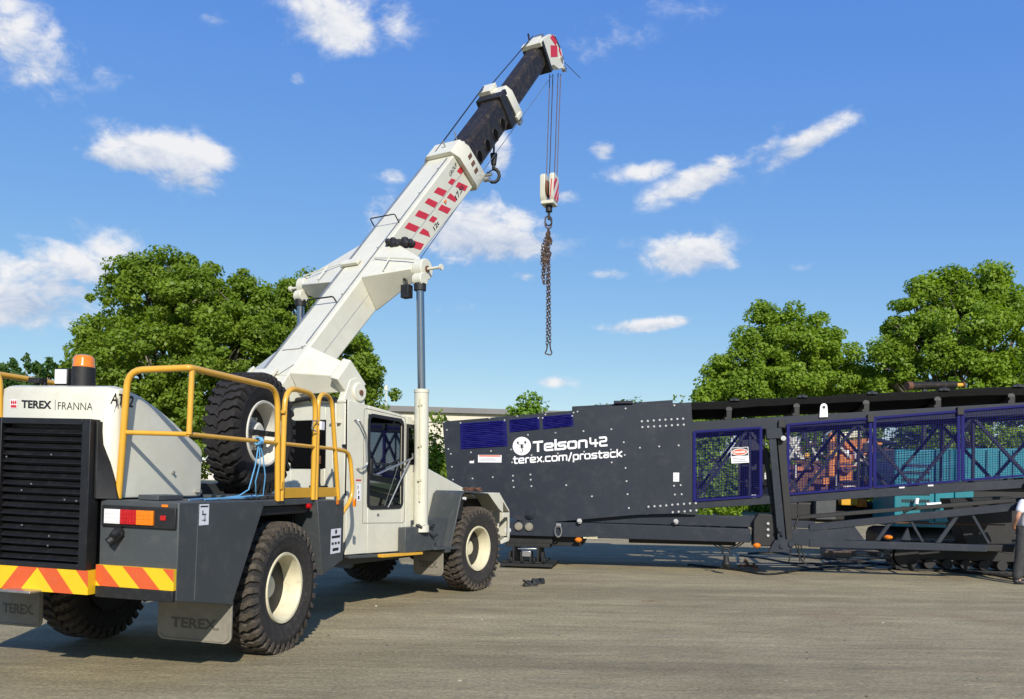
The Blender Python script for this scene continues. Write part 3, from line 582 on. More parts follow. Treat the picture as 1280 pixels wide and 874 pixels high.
m.box(FB,-1.72,-.60,.69,1.11,.78,1.22); m.side(FB,[(-1.30,.76),(-.6,.73),(-.6,.77),(-1.30,.80)],1.112,1.25)
P('cylinder_mount',m,'grey',bevel=.01)
m=MB(); rn=random.Random(5)
for i in range(14):
    c=FB(-.1+.25*rn.random(),.95+.25*rn.random(),1.66+.03*rn.random()); a_=rn.random()*PI; d=V((math.cos(a_),math.sin(a_),.3)); s_=V((-math.sin(a_),math.cos(a_),.2))
    m.tube([c+d*math.cos(t*PI/5)*.045+s_*math.sin(t*PI/5)*.028 for t in range(10)],.010,5,closed=True)
ch=m.build('coiled_chain',M['rust'],None); tag(ch,'rusty chain heaped on top of the front fender of the crane','chain')
# --- lift cylinders
for s in (1,-1):
    b0=FB(-1.60,s*1.2,1.05); b1=FB(-1.625,s*1.2,3.12); tp=FB(-1.68,s*1.185,4.72)
    m=MB(); m.cyl(b0,b1,.105,28); m.cyl(b1-FB.k*.02,b1+FB.k*.03,.112,28); m.cyl(b0,b0+FB.k*.1,.125,20); lc=P('lift_cylinder',m,'white',smooth=40)
    m=MB(); m.tube([FB(-1.72,s*1.26,1.5),FB(-1.74,s*1.26,3.0),FB(-1.70,s*1.24,3.05)],.012,8); 
    for hh in (1.8,2.3,2.9): m.box(FB,-1.75,-1.70,s*1.235,s*1.275,hh,hh+.03)
    m.build('feed_pipe',M['rim'],lc)
    m=MB(); m.cyl(b1,tp,.058,24); m.build('piston_rod',M['chrome'],lc,smooth=50)
    m=MB(); m.cyl(tp-FB.k*.12,tp-FB.k*.02,.09,20); m.build('rod_gland',M['black'],lc)
    m=MB(); 
    for t in range(5): m.cyl(FB(-1.75+.05*t,s*1.22,1.16),FB(-1.70+.07*t,s*1.30,1.12+.02*(t%2)),.018,8)
    m.tube([FB(-1.7,s*1.25,1.15),FB(-1.55,s*1.29,1.10),FB(-1.35,s*1.27,1.15)],.015,6); m.tube([FB(-1.45,s*1.25,1.02),FB(-1.38,s*1.28,.96),FB(-1.28,s*1.28,1.0)],.014,6); m.build('hose_fitting',M['black'],lc)

# --- boom
B0=(-2.396,3.32); B1=(4.82,11.41); BL_=math.hypot(B1[0]-B0[0],B1[1]-B0[1]); BA=((B1[0]-B0[0])/BL_,(B1[1]-B0[1])/BL_)
class BoomFrame:
    o=FB(B0[0],0,B0[1]); e=FB.e*BA[0]+FB.k*BA[1]; n=FB.n; k=FB.k*BA[0]-FB.e*BA[1]
    def __call__(s,u,w,h): return s.o+s.e*u+s.n*w+s.k*h
    def pick(s,px,py,w):
        u,h=FB.pick(px,py,w); du,dh=u-B0[0],h-B0[1]; return du*BA[0]+dh*BA[1], -du*BA[1]+dh*BA[0]
BF=BoomFrame()
def section(s0,s1,hw,t0a,t1a,t0b,t1b,c=.05,cb=.08,n=1):
    """chamfered box boom section, bottom/top t at both ends"""
    rings=[]
    for s_,b,t in ((s0,t0a,t1a),(s1,t0b,t1b)):
        rings.append([BF(s_,-hw,b+cb),BF(s_,-hw+cb,b),BF(s_,hw-cb,b),BF(s_,hw,b+cb),BF(s_,hw,t-c),BF(s_,hw-c,t),BF(s_,-hw+c,t),BF(s_,-hw,t-c)])
    return rings
W1=.28
m=MB(); m.loft(section(-.75,5.6,W1,.20,.665,-.09,.66,.018,.02)); m.loft([[BF(-.95,-.24,.35),BF(-.95,.24,.35),BF(-.95,.24,.62),BF(-.95,-.24,.62)],[BF(-.752,-W1,.22),BF(-.752,W1,.22),BF(-.752,W1,.66),BF(-.752,-W1,.66)]])
boom=P('boom_base_section',m,'white',bevel=.01)
# wings
for s in (1,-1):
    m=MB()
    r0=[BF(1.44,s*.281,.672),BF(1.36,s*.281,.10),BF(2.30,s*.281,.02),BF(2.45,s*.281,.672)]
    r1=[BF(1.60,s*1.08,.60),BF(1.60,s*1.08,.40),BF(1.86,s*1.08,.38),BF(1.92,s*1.08,.58)]
    m.loft([r0,r1]); c=BF(1.74,s*1.08,.47); m.cyl(c,BF(1.74,s*1.24,.47),.155,24)
    c2=FB(-1.68,s*1.18,4.76); m.cyl(c2-FB.n*.08*s,c2+FB.n*.08*s,.10,18)
    w=m.build('boom_saddle',M['white'],boom,bevel=.012)
    m=MB(); pA=BF(1.74,s*1.24,.47); m.cyl(pA,pA+FB.n*.24*s+FB.k*.0,.022,10); m.cyl(pA+FB.n*.24*s,pA+FB.n*.27*s,.045,10); m.build('indicator_pin',M['white'],w)
    m=MB(); m.cyl(pA-FB.n*.02*s,pA+FB.n*.015*s,.05,12); m.build('pivot_pin',M['rust'],w)
    m=MB(); m.tube([BF(1.9,s*.29,.70),BF(1.82,s*.7,.69),BF(1.76,s*1.1,.65)],.012,6); m.tube([BF(1.85,s*.62,.70),BF(1.56,s*.64,.68),BF(1.52,s*.70,.35),BF(1.6,s*.78,.18)],.012,6); m.build('hose',M['white'],w)
    # foot
    m=MB()
    r0=[BF(-.16,s*.281,.672),BF(-.72,s*.281,.668),BF(-.80,s*.281,.34),BF(.08,s*.281,.19)]
    r1=[BF(-.30,s*.84,.47),BF(-.55,s*.84,.44),BF(-.66,s*.84,.22),BF(-.36,s*.84,.10)]
    m.loft([r0,r1]); m.front(BF,[(0,0)]*0 or [(.842*s,.50),(.96*s,.46),(.96*s,.02),(.842*s,.02)],-.66,-.27); m.cyl(BF(-.48,s*.84,.06),BF(-.48,s*1.0,.06),.13,18)
    f_=m.build('boom_foot',M['white'],boom,bevel=.015)
    m=MB(); m.cyl(BF(-.48,s*.99,.05),BF(-.48,s*1.02,.05),.035,14); m.build('foot_pin',M['rust'],f_)
    m=MB(); m.side(FB,[(-3.08,2.83),(-2.62,2.79),(-2.66,3.12),(-2.80,3.20),(-2.94,3.15)],s*.86,s*.97); P('boom_bracket',m,'white',bevel=.01)
# boom top detail: flange lines, guide, plate
m=MB(); m.tube([BF(s_,.19,.675) for s_ in (-.1,1.2,3,5)],.008,6); m.tube([BF(s_,-.285,.665) for s_ in (-.6,1.5,3,5.1)],.014,6)
for s_ in (-.2,1,2.2,3.0,3.8,4.6): m.cyl(BF(s_,.19,.665),BF(s_,.19,.70),.012,8)
m.pieces('boom_pipe',M['steel'],boom)
m=MB(); m.tube(rounded([BF(2.95,.2,.66),BF(2.95,.2,.82),BF(2.95,-.3,.82),BF(2.95,-.3,.66)],.03),.010,6); m.tube(rounded([BF(.85,.16,.66),BF(.85,.16,.77),BF(.85,-.35,.77),BF(.80,-.35,.62)],.03),.012,6); m.pieces('rope_guide',M['boomblack'],boom)
m=MB(); m.tube([BF(-.05,.2812,.42),BF(5.2,.2812,.30)],.004,4); m.build('side_seam',M['steel'],boom)
m=MB(); m.box(BF,-.80,-.66,-.36,.06,.675,.73); m.box(BF,1.80,1.92,-.32,.02,.675,.73); m.pieces('boom_roller_cover',M['white'],boom,bevel=.01)
m=MB(); m.tube([BF(-.20,-.2,.668),BF(-.20,.12,.668),BF(-.14,.2,.667)],.006,5); m.tube([BF(-.75,-.2,.668),BF(-.74,.1,.669),BF(-.55,.26,.67)],.004,5); m.pieces('weld_seam',M['flapdark'],boom)
m=MB(); rn=random.Random(8)
for i in range(16): m.ball(BF(2.32+rn.uniform(-.06,.08),.36+i*.025+rn.uniform(-.01,.01),.70+rn.uniform(-.03,.03)-i*.006),.05+rn.random()*.02,8)
m.build('cable_bundle',M['black'],boom)
m=MB(); c=FB(-1.72,.98,4.36); m.box(FB,-1.79,-1.67,.91,1.05,4.50,4.69); m.tube([FB(-1.73,.98,4.69),FB(-1.73,.97,4.76),FB(-1.70,.90,4.80)],.02,8); m.build('flood_light',M['black'],boom,bevel=.01)
# red chevrons painted on the boom side
blocks=[[(648,250),(665,225),(692,238),(672,268)],[(690,268),(710,248),(740,275),(738,300)],[(597,315),(617,290),(643,300),(620,330)],[(640,337),(658,310),(712,335),(695,365)],[(515,370),(540,340),(592,362),(570,395)],[(590,400),(612,375),(650,410),(638,428)],[(463,430),(485,403),(540,430),(520,460)],[(540,470),(560,440),(615,465),(595,495)],[(407,505),(430,472),(490,498),(468,528)],[(487,532),(508,505),(537,520),(515,547)],[(347,575),(372,543),(435,570),(410,600)],[(430,605),(455,577),(485,595),(495,628)],[(385,665),(400,647),(460,668),(440,702),(400,690)]]
m=MB()
for q in blocks:
    p=[BF.pick(430+x/4.6,160+y/4.6,W1) for x,y in q]
    m.add([BF(a,W1+.003,b) for a,b in p],[tuple(range(len(p)))])
m.pieces('red_marking',M['red'],boom,smooth=0)
m=MB()
def boomtext(t,pxa,pya,pxb,pyb,hgt,bold=.02):
    a=BF.pick(pxa,pya,W1); b=BF.pick(pxb,pyb,W1); A=BF(a[0],W1+.005,a[1]); Bp=BF(b[0],W1+.005,b[1]); d=(Bp-A); up=BF.n.cross(d).normalized()*-1
    if up.z<0: up=-up
    put_text(m,t,A,d,up*hgt,V((0,0,0)),bold)
boomtext('17.5t',571,251,580,235,.10); boomtext('12t',543.5,289,549,280,.08); boomtext('GROUP',563,221.5,571.5,207,.07,0)
m.build('boom_lettering',M['ink'],boom,smooth=0)
m=MB(); a=BF.pick(556,252,W1); m.box(BF,a[0]-.03,a[0]+.03,W1,W1+.02,a[1]-.02,a[1]+.02); m.build('boom_lamp',M['amber'],boom)
# telescoping sections
m=MB(); m.loft(section(5.2,7.9,.235,-.035,.565,-.02,.575,.07,.10)); s2=m.build('boom_middle_section',M['boomblack'],boom,smooth=40,bevel=.01)
m=MB()
for k in range(5):
    s_=5.95+k*.42; c=BF(s_,.2365,.17); t=[c+(BF.e*math.cos(i*PI/8)*.105+BF.k*math.sin(i*PI/8)*.115) for i in range(16)]; m.tube(t,.016,6,closed=True)
m.pieces('hole_rim',M['boomblack'],s2)
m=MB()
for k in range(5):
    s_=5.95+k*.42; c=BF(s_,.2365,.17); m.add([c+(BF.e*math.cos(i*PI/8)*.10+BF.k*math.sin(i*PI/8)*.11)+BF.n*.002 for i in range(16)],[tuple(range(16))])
m.pieces('lightening_hole_shade',M['void'],s2,smooth=0)  # flat black discs painted as the shade inside the holes
m=MB(); m.loft(section(7.6,10.15,.185,.03,.50,.05,.52,.08,.08)); s3=m.build('boom_top_section',M['boomblack'],boom,smooth=40,bevel=.01)
def collar(s0,s1,hw,b,t,th,name='boom_collar',m_='white',open_side=True,sl=0):
    m=MB(); o=[(-hw-th,b-th*.6),(hw+th*.3,b-th),(hw+th,b+.02),(hw+th,t-.08),(hw-.02,t+th),(-hw+.02,t+th),(-hw-th,t-.03)]
    i=[(-hw+.01,b+.03),(hw-.03,b+.02),(hw-.01,b+.06),(hw-.01,t-.04),(hw-.05,t-.005),(-hw+.05,t-.005),(-hw+.01,t-.04)]
    f=lambda s_,q:[BF(s_+sl*h,w,h) for w,h in q]
    m.loft([f(s0,o),f(s1,o),f(s1,i),f(s0,i),f(s0,o)],cap=False); return m.build(name,M[m_],boom,bevel=.012)
c1=collar(5.25,5.68,.285,-.06,.66,.085,sl=-.25)
m=MB()
for k in range(3): m.box(BF,5.36,5.50,.371,.376,.12+k*.14,.19+k*.14)
m.pieces('wear_pad_window',M['rust'],c1)
m=MB(); m.cyl(BF(5.6,.36,-.12),BF(5.6,.47,-.12),.05,12); m.cyl(BF(5.72,.3,-.1),BF(5.72,.48,-.1),.03,10); m.cyl(BF(5.3,.05,.74),BF(5.3,.05,.86),.015,8);m.cyl(BF(5.5,.2,.74),BF(5.55,.2,.88),.012,8); m.pieces('collar_fitting',M['steel'],c1)
collar(7.78,8.05,.235,-.03,.565,.055,sl=-.2)
m=MB(); m.box(BF,7.66,8.0,-.30,-.02,.60,.70); m.box(BF,7.72,7.95,.24,.32,-.03,.06); m.pieces('rope_roller_housing',M['white'],s2,bevel=.012)
m=MB(); m.box(BF,7.45,7.76,-.30,.27,-.06,.62); m.build('inner_collar',M['black'],s2,bevel=.02)
m=MB(); m.cyl(BF(7.9,.1,-.1),BF(7.9,.3,-.1),.05,10); m.cyl(BF(7.75,.28,-.1),BF(7.75,.33,-.1),.04,10); m.build('hook_lug',M['steel'],s2)
# head
m=MB(); m.side(BF,[(10.13,.02),(10.13,.60),(10.32,.57),(10.6,.52),(10.86,.38),(10.94,.05),(10.88,-.20),(10.75,-.28),(10.5,-.20),(10.3,-.02)],.11,.22)
m.side(BF,[(10.13,.02),(10.13,.60),(10.32,.57),(10.6,.52),(10.86,.38),(10.94,.05),(10.88,-.20),(10.75,-.28),(10.5,-.20),(10.3,-.02)],-.22,-.11)
m.box(BF,10.13,10.40,-.109,.109,.0,.60); m.box(BF,9.98,10.14,-.24,.24,.50,.60); head=m.build('boom_head',M['white'],boom,bevel=.012)
m=MB(); m.side(BF,[(10.28,.16),(10.45,.34),(10.78,.20),(10.62,.02)],.221,.224); m.side(BF,[(10.55,.46),(10.72,.46),(10.84,.26),(10.70,.22)],.221,.224); m.side(BF,[(10.78,.1),(10.86,.14),(10.87,-.02),(10.80,-.10)],.221,.224); m.pieces('red_patch',M['red'],head,smooth=0)
m=MB(); m.side(BF,[(10.66,.48),(10.84,.37),(10.91,.10),(10.86,.05),(10.79,.31),(10.68,.40)],.2212,.223); m.box(BF,10.02,10.12,-.25,.25,-.06,.57); m.build('head_recess',M['black'],head)
m=MB()
for w in (-.07,-.01,.05): 
    for cc,r in ((BF(10.78,w,-.08),.19),(BF(10.5,w,.45),.15)): m.lathe(cc,BF.n,[(r,-.022),(r-.03,-.006),(r-.03,.006),(r,.022),(.03,.022),(.03,-.022)],n=24,close_prof=True)
m.cyl(BF(10.78,-.26,-.08),BF(10.78,.27,-.08),.05,14); m.cyl(BF(10.72,.2,-.3),BF(10.72,.28,-.3),.06,12); m.build('head_sheave',M['steel'],head)
m=MB(); m.tube([BF(10.9,.2,-.2),BF(10.95,.45,-.65)],.007,6); m.tube([BF(10.2,-.1,.62),BF(10.25,-.1,.75)],.02,6); m.pieces('limit_switch_rod',M['black'],head)
# hoist rope along the boom, then four falls to the hook block
m=MB(); m.tube([BF(5.2,-.12,.74),BF(7.8,-.2,.74)],.013,6); m.tube([BF(8,-.16,.66),BF(10.45,-.1,.62)],.011,6); m.pieces('hoist_rope',M['black'],boom)
m=MB(); m.tube([BF(2.6,.2,-.06),BF(5.6,.1,-.16)],.008,6); m.tube([BF(5.6,.1,-.16),BF(10.5,0,-.30)],.007,6); m.build('auxiliary_cable',M['steel'],boom)
TOPC=FB(4.90,0,11.05); BLK=FB(4.84,0,8.35)
falls=[(-.10,-.07,.02),(-.035,.0,.03),(.07,.10,-.02),(.125,.16,.03)]
X=V((1,0,0)); Yv=V((0,1,0))
for a_,b_,c_ in falls:
    m=MB(); m.tube([BLK+X*a_*1.05+FB.e*.02+V((0,0,.36)), TOPC+X*(a_*1.1+.03)+Yv*c_],.010,6); m.build('hoist_rope_fall',M['chain'],boom,smooth=60)
# hook block (faces square to the view of the boom side)
class BlkF:
    o=BLK; e=V((.35,.936,0)); n=V((.936,-.35,0)); k=V((0,0,1))
    def __call__(s,u,w,h): return s.o+s.e*u+s.n*w+s.k*h
HB=BlkF(); m=MB()
for a_,b_ in ((-.19,-.075),(.03,.13)):
    m.side(HB,[(-.14,-.22),(-.20,-.12),(-.20,.33),(-.14,.38),(.14,.38),(.20,.33),(.20,-.12),(.14,-.22)],a_,b_)
m.box(HB,-.16,.16,-.18,.12,-.30,-.221); hb=m.build('hook_block',M['white'],boom,bevel=.012)
m=MB(); m.lathe(HB(0,-.022,.08),HB.n,[(.19,-.045),(.15,-.01),(.15,.01),(.19,.045),(.02,.045),(.02,-.045)],n=28,close_prof=True); m.build('sheave',M['rust'],hb)
m=MB(); m.side(HB,[(-.19,.12),(-.05,.30),(.08,.30),(-.19,-.06)],.131,.134); m.side(HB,[(.02,-.2),(.19,.08),(.19,-.1),(.12,-.2)],.131,.134); m.side(HB,[(-.15,-.2),(.05,.06),(.19,.30),(.19,.14),(-.02,-.2)],.131,.134) ; m.front(HB,[(.045,-.18),(.065,-.18),(.10,.20),(.08,.24)],-.204,-.201); m.pieces('chevron',M['red'],hb,smooth=0)
m=MB(); m.cyl(HB(0,-.03,-.44),HB(0,-.03,-.30),.075,16); m.cyl(HB(0,-.03,-.40),HB(0,-.03,-.62),.03,10)
hk=[HB(0,-.03+.07*math.sin(t)-.0,-.68-.075*math.cos(t)*1.0) for t in [PI*1.0,PI*.75,PI*.5,PI*.25,0,-PI*.25,-PI*.45]]
m.tube([HB(0,-.03,-.6)]+hk,.024,8,taper=.016); m.build('hook',M['black'],hb,smooth=60)
# auxiliary hook hanging under the collar
A0=FB(2.34,.0,8.30); m=MB(); m.tube([A0+V((0,0,.18)),A0],.02,8); m.cyl(A0,A0-V((0,0,.22)),.075,14,r2=.05); m.cyl(A0-V((0,0,.2)),A0-V((0,0,.30)),.035,10)
hc=A0-V((0,0,.43)); m.tube([A0-V((0,0,.27))]+[hc+X*(.115*math.sin(t))+V((0,0,.135*math.cos(t))) for t in [0,.5,1.0,1.6,2.2,2.8,3.4,4.0,4.6,5.2]],.038,8,taper=.03); m.tube([hc+X*-.1+V((0,0,.06)),hc+V((0,0,.13))],.012,6); m.build('auxiliary_hook',M['black'],boom,smooth=60)

# ---------------- chain sling hanging from the hook block
sl=BLK-V((0,0,.72))
def link(m,c,L,W,r,d,s,n=12,sec=5):
    pts=[]
    for i in range(n):
        t=2*PI*i/n; x=math.cos(t)*W/2; z=math.sin(t)*W/2+(L-W)/2*(1 if math.sin(t)>0.01 else -1 if math.sin(t)<-.01 else 0)
        pts.append(c+s*x+d*z)
    m.tube(pts,r,sec,closed=True)
def chain_run(m,a,b,pitch=.072,L=.10,W=.052,r=.0092):
    a,b=V(a),V(b); d=(b-a); n=max(1,int(d.length/pitch)); d.normalize()
    s1=(X+Yv*.3).normalized(); s1=(s1-d*s1.dot(d)).normalized(); s2=d.cross(s1)
    for i in range(n+1): link(m,a+d*((i+.5)*((b-a).length/(n+1))),L,W,r,d,s1 if i%2 else s2)
def gz(px,py): p=at_depth(px,py,BLK.y); return p
m=MB(); c=gz(685.5,278); link(m,c,.27,.15,.018,V((0,0,1)),(X+Yv*.2).normalized(),n=16,sec=6)
t_=gz(686,287)
chain_run(m,t_,gz(687.5,432)); chain_run(m,t_+X*-.02,gz(684,434)+Yv*.05)
for (x0,x1,y1) in ((684,678,348),(683,680,355),(685,682.5,332),(687,681,340),(688,689,305),(682,677,330)):
    chain_run(m,t_,gz((x0+x1)/2-1.5,(287+y1)/2)); chain_run(m,gz((x0+x1)/2-1.5,(287+y1)/2)+Yv*.03,gz(x1,y1))
link(m,gz(684,320),.2,.14,.02,V((.4,0,1)).normalized(),X); link(m,gz(686,300),.16,.12,.02,V((-.3,0,1)).normalized(),X)
link(m,gz(681,349),.22,.09,.012,V((0.05,0,1)).normalized(),X)
e_=gz(685.5,437)
m.tube([gz(687.5,432),gz(688.5,438)]+[gz(687,441)+X*(.05*math.cos(t))+V((0,0,.05*math.sin(t))) for t in (.3,-.3,-1.0,-1.7,-2.3)],.016,6); m.tube([gz(684,434),gz(683,439)]+[gz(683.5,441)+X*(.035*math.cos(t))+V((0,0,.035*math.sin(t))) for t in (2.8,3.5,4.2,4.9,5.6)],.016,6)
cs=m.build('chain_sling',M['chain'],None,smooth=60); tag(cs,'rusty brown lifting chain with end hooks hanging from the hook block','chain sling')
# blue rope tied on the handrail
m=MB(); a_=RB(-.62,1.235,2.19)
kn=a_; rn=random.Random(4)
for k in range(5): m.tube([kn+(RB.n*math.cos(t)*.035+RB.k*math.sin(t)*.035)+RB.e*(k*.012-.03) for t in [i*PI/5 for i in range(10)]],.007,5,closed=True)
m.tube([kn,RB(-.65,1.22,1.95),RB(-.72,1.2,1.72),RB(-.8,1.15,1.66),RB(-1.1,1.1,1.632),RB(-1.3,1.12,1.63)],.006,5)
m.tube([kn,RB(-.58,1.23,1.98),RB(-.62,1.21,1.80),RB(-.52,1.16,1.66),RB(-.8,1.02,1.632),RB(-1.2,1.0,1.63),RB(-1.5,1.1,1.63)],.006,5)
m.tube([kn,RB(-.55,1.24,2.05),RB(-.46,1.22,1.85),RB(-.42,1.18,1.66),RB(-.6,1.1,1.635),RB(-.95,1.06,1.63)],.006,5)
o=m.build('rope',M['bluerope'],None,smooth=60); tag(o,'thin blue rope knotted round the yellow handrail and trailing onto the rear deck','rope')
# ================================================================== CONVEYOR
conv=thing('mobile_conveyor','long dark grey mobile conveyor with blue mesh guards and white lettering on its side','conveyor',TB(6,-1,0))
def Q(name, mb, m, parent=conv, **k): return mb.build(name, M[m] if isinstance(m,str) else [M[x] for x in m], parent, **k)
tp=lambda px,py,w=0: TB.pick(px,py,w)
U1=14.5; SL=.0600; 
def ln(u,u0,h0,sl=SL): return h0+(u-u0)*sl
# side panels of the feed end
outline=[tp(553,527),tp(600,523.3),tp(717,513.2),tp(717,509.6),tp(864,503),tp(872,642),tp(816,643),tp(800,643.5),tp(664,655),tp(640,648),tp(561,624)]
m=MB(); m.side(TB,outline,-.03,0); m.side(TB,outline,-2.2,-2.17)
sp=Q('side_panel',m,'dark',bevel=.006)
m=MB(); 
def strip(pts,w0,w1,th,mb):
    for (a,b) in zip(pts[:-1],pts[1:]): mb.side(TB,[a,b,(b[0],b[1]-th),(a[0],a[1]-th)],w0,w1)
strip([outline[0],outline[2]],-2.169,-.031,.05,m); m.side(TB,[outline[0],(outline[0][0]+.05,outline[0][1]),(outline[-1][0]+.05,outline[-1][1]),outline[-1]],-2.169,-.031)
m.side(TB,[(a[0],a[1]+.02) for a in (outline[-1],outline[-2])]+[(a[0],a[1]-.02+.04) for a in (outline[-2],outline[-1])] if False else [(outline[-1][0]+.06,outline[-1][1]),(outline[-2][0],outline[-2][1]+.05),(outline[-2][0],outline[-2][1]+.1),(outline[-1][0]+.06,outline[-1][1]+.06)],-2.169,-.031)
Q('feed_hopper',m,'dark')
a=tp(715,511,-.5); b=tp(841,500,-.5); c=tp(841,508,-.5)
m=MB(); m.side(TB,[(a[0],a[1]-.15),(a[0],a[1]+.05),tp(745,506.5,-.5),(b[0],b[1]),(b[0],b[1]-.4)],-.55,-.5); m.box(TB,*[a[0]+.9,a[0]+1.3],-.5,-.4,a[1]+.1,a[1]+.16); Q('hopper_extension',m,'dark',bevel=.005)
# blue louvres
rn=random.Random(2)
for q in ([(575,529.5),(633,525.5),(634.5,558),(576,562)],[(636.5,525),(674,521.5),(675,537),(637,541)],[(678,521),(716,517.5),(717,533),(679,537)]):
    p=[tp(*t) for t in q]; m=MB()
    n=14 if q[0][0]<600 else 8
    for i in range(n):
        f0=i/n; f1=(i+1)/n; W=10
        L0=[(p[0][0]+(p[3][0]-p[0][0])*f0, p[0][1]+(p[3][1]-p[0][1])*f0),(p[1][0]+(p[2][0]-p[1][0])*f0,p[1][1]+(p[2][1]-p[1][1])*f0)]
        L1=[(p[0][0]+(p[3][0]-p[0][0])*f1, p[0][1]+(p[3][1]-p[0][1])*f1),(p[1][0]+(p[2][0]-p[1][0])*f1,p[1][1]+(p[2][1]-p[1][1])*f1)]
        rings=[]
        for k in range(W+1):
            t=k/W; j=rn.uniform(-.004,.004); o_=.004 if k in (0,W) else .022+rn.uniform(-.006,.006)
            A=(L0[0][0]+(L0[1][0]-L0[0][0])*t, L0[0][1]+(L0[1][1]-L0[0][1])*t); B=(L1[0][0]+(L1[1][0]-L1[0][0])*t, L1[0][1]+(L1[1][1]-L1[0][1])*t)
            rings.append([TB(A[0],.003,A[1]),TB(A[0],.008,A[1]),TB((A[0]+B[0])/2,o_,(A[1]+B[1])/2+j),TB(B[0],.003,B[1])])
        m.loft(rings)
    m.build('blue_louvre',M['navy'],sp,smooth=0)
# bolts
def bolts(lst,r=.026,dep=.018,w=0,parent=sp,mm='bolt'):
    m=MB()
    for x,y in lst:
        u,h=tp(x,y); c=TB(u,w,h); m.cyl(c,c+TB.n*dep,r,8,r2=r*.8)
    return m.pieces('bolt',M[mm],parent)
z3=lambda x,y:(620+x/4.854,490+y/4.854)
B_=[z3(x,y) for x,y in [(885,179),(921,177),(957,174),(993,171),(1028,169),(1064,167),(1100,165),(1135,163),(888,214),(923,212),(959,210),(995,208),(1031,206),(1067,203),(1103,201),(1139,199),
 (873,339),(990,331),(1108,325),(786,101),(1082,82),(194,262),(361,249),(531,238),(700,227),(775,306),(786,462),(792,542),(798,621),(806,705),(426,566),(582,634),(92,350),(216,384),(375,374),(535,363),(697,350),(702,428),(781,383),(98,428),
 (103,509),(209,502),(103,539),(211,533),(108,578),(215,572),(1080,570),(1120,566),(1085,623),(1126,621),(925,697),(961,694),(997,692),(1033,689),(1069,685),(1103,682),(1140,680),(1176,677),(1212,675),(1072,730),(1108,727),(1144,725),(1180,721),(1216,719),(258,158),(284,158),(463,146),(495,120),(471,126),(52,172),(130,148),(300,138)]]
z2=lambda x,y:(540+x/3.644,480+y/3.644)
B_+=[z2(x,y) for x,y in [(55,174),(68,210),(262,157),(130,178),(331,167),(388,149),(75,297),(86,319),(91,378),(96,436),(178,312),(269,306),(361,300),(436,232),(562,223),(185,431),(277,425),(437,232)]]
bolts(B_[:16]+B_[50:64]); bolts(B_[16:50],.022); bolts(B_[64:],.02)
m=MB(); c=tp(662.5,643); c=TB(c[0],0,c[1]); m.cyl(c,c+TB.n*.05,.10,20); m.cyl(c+TB.n*.05,c+TB.n*.09,.06,16); m.cyl(c+TB.n*.09,c+TB.n*.11,.03,8); m.build('shaft_hub',M['dark'],sp,bevel=.006)
# stickers
def tsticker(x0,y0,x1,y1,skew=-.06,lines=True,head=None,w=.002,parent=sp):
    m=MB(); a=tp(x0,y1); b=tp(x1,y0); du=b[0]-a[0]; h0=a[1]; hh=b[1]-a[1]
    f=lambda x,y,o: TB(a[0]+du*x,w+o,h0+hh*y)
    m.slot(0).add([f(0,0,0),f(1,0,0),f(1,1,0),f(0,1,0)],[(0,1,2,3)])
    m.slot(1)
    if lines:
        for i in range(3): y=.2+i*.17; m.add([f(.08,y,.002),f(.9-.1*i,y,.002),f(.9-.1*i,y+.05,.002),f(.08,y+.05,.002)],[(0,1,2,3)])
    m.slot(2)
    if head: m.add([f(.04,.78,.002),f(.96,.78,.002),f(.96,.96,.002),f(.04,.96,.002)],[(0,1,2,3)])
    return m.build('sticker',[M['paper'],M['steel'],M['orange']],parent,smooth=0)
tsticker(597.5,569,627,578,head=1); tsticker(587,575,592.5,579,lines=False); tsticker(841.5,591,849,602)
m=MB(); a=tp(587,571); m.box(TB,a[0],a[0]+.09,.002,.02,a[1]-.08,a[1]); m.build('switch_box',M['ink'],sp)
# emblem and lettering
dc=tp(652.3,557.7); ctr=TB(dc[0],.003,dc[1]); R_=.195
m=MB(); up=TB.k*math.cos(.07)-TB.e*math.sin(.07); rt=TB.e*math.cos(.07)+TB.k*math.sin(.07); tw=TB.n
m.add([ctr+rt*math.cos(i*PI/20)*R_+up*math.sin(i*PI/20)*R_ for i in range(40)],[tuple(range(40))])
m.build('emblem_disc',M['letter'],sp,smooth=0)
m=MB()
def blob(pts,o): m.add([ctr+rt*x*R_+up*y*R_+tw*o for x,y in pts],[tuple(range(len(pts)))])
def stroke(pts,th,o,t2=None):
    pts=[V((a,b,0)) for a,b in pts]; L=[];R=[]; n=len(pts)
    for i,p in enumerate(pts):
        t=(pts[min(i+1,n-1)]-pts[max(i-1,0)]).normalized(); nn=V((-t.y,t.x,0)); w_=th if t2 is None else th+(t2-th)*i/(n-1)
        L.append(p+nn*w_/2); R.append(p-nn*w_/2)
    mp=lambda q: ctr+rt*q.x*R_+up*q.y*R_+tw*o
    m.add([mp(q) for q in L]+[mp(q) for q in R],[(i,n+i,n+i+1,i+1) for i in range(n-1)])
blob([(.0,.24),(.09,.16),(.13,0),(.10,-.22),(0,-.34),(-.10,-.22),(-.13,0),(-.09,.16)],.0020)
for s in (1,-1):
    stroke([(s*.06,.14),(s*.2,.20),(s*.36,.18),(s*.47,.30)],.055,.0028)
    blob([(s*.42,.24),(s*.55,.36),(s*.52,.52),(s*.38,.62),(s*.44,.48),(s*.36,.44),(s*.30,.58),(s*.27,.40),(s*.33,.28)],.0036)
    for k in range(3): stroke([(s*.1,.06-k*.12),(s*.22,.08-k*.13),(s*.26,-.04-k*.14)],.028,.0044+k*.0006)
stroke([(0,-.3),(.06,-.46),(.07,-.60),(-.02,-.70),(-.16,-.68),(-.22,-.56),(-.16,-.46)],.09,.0030,.03)
m.build('emblem_scorpion',M['ink'],sp,smooth=0)
m=MB()
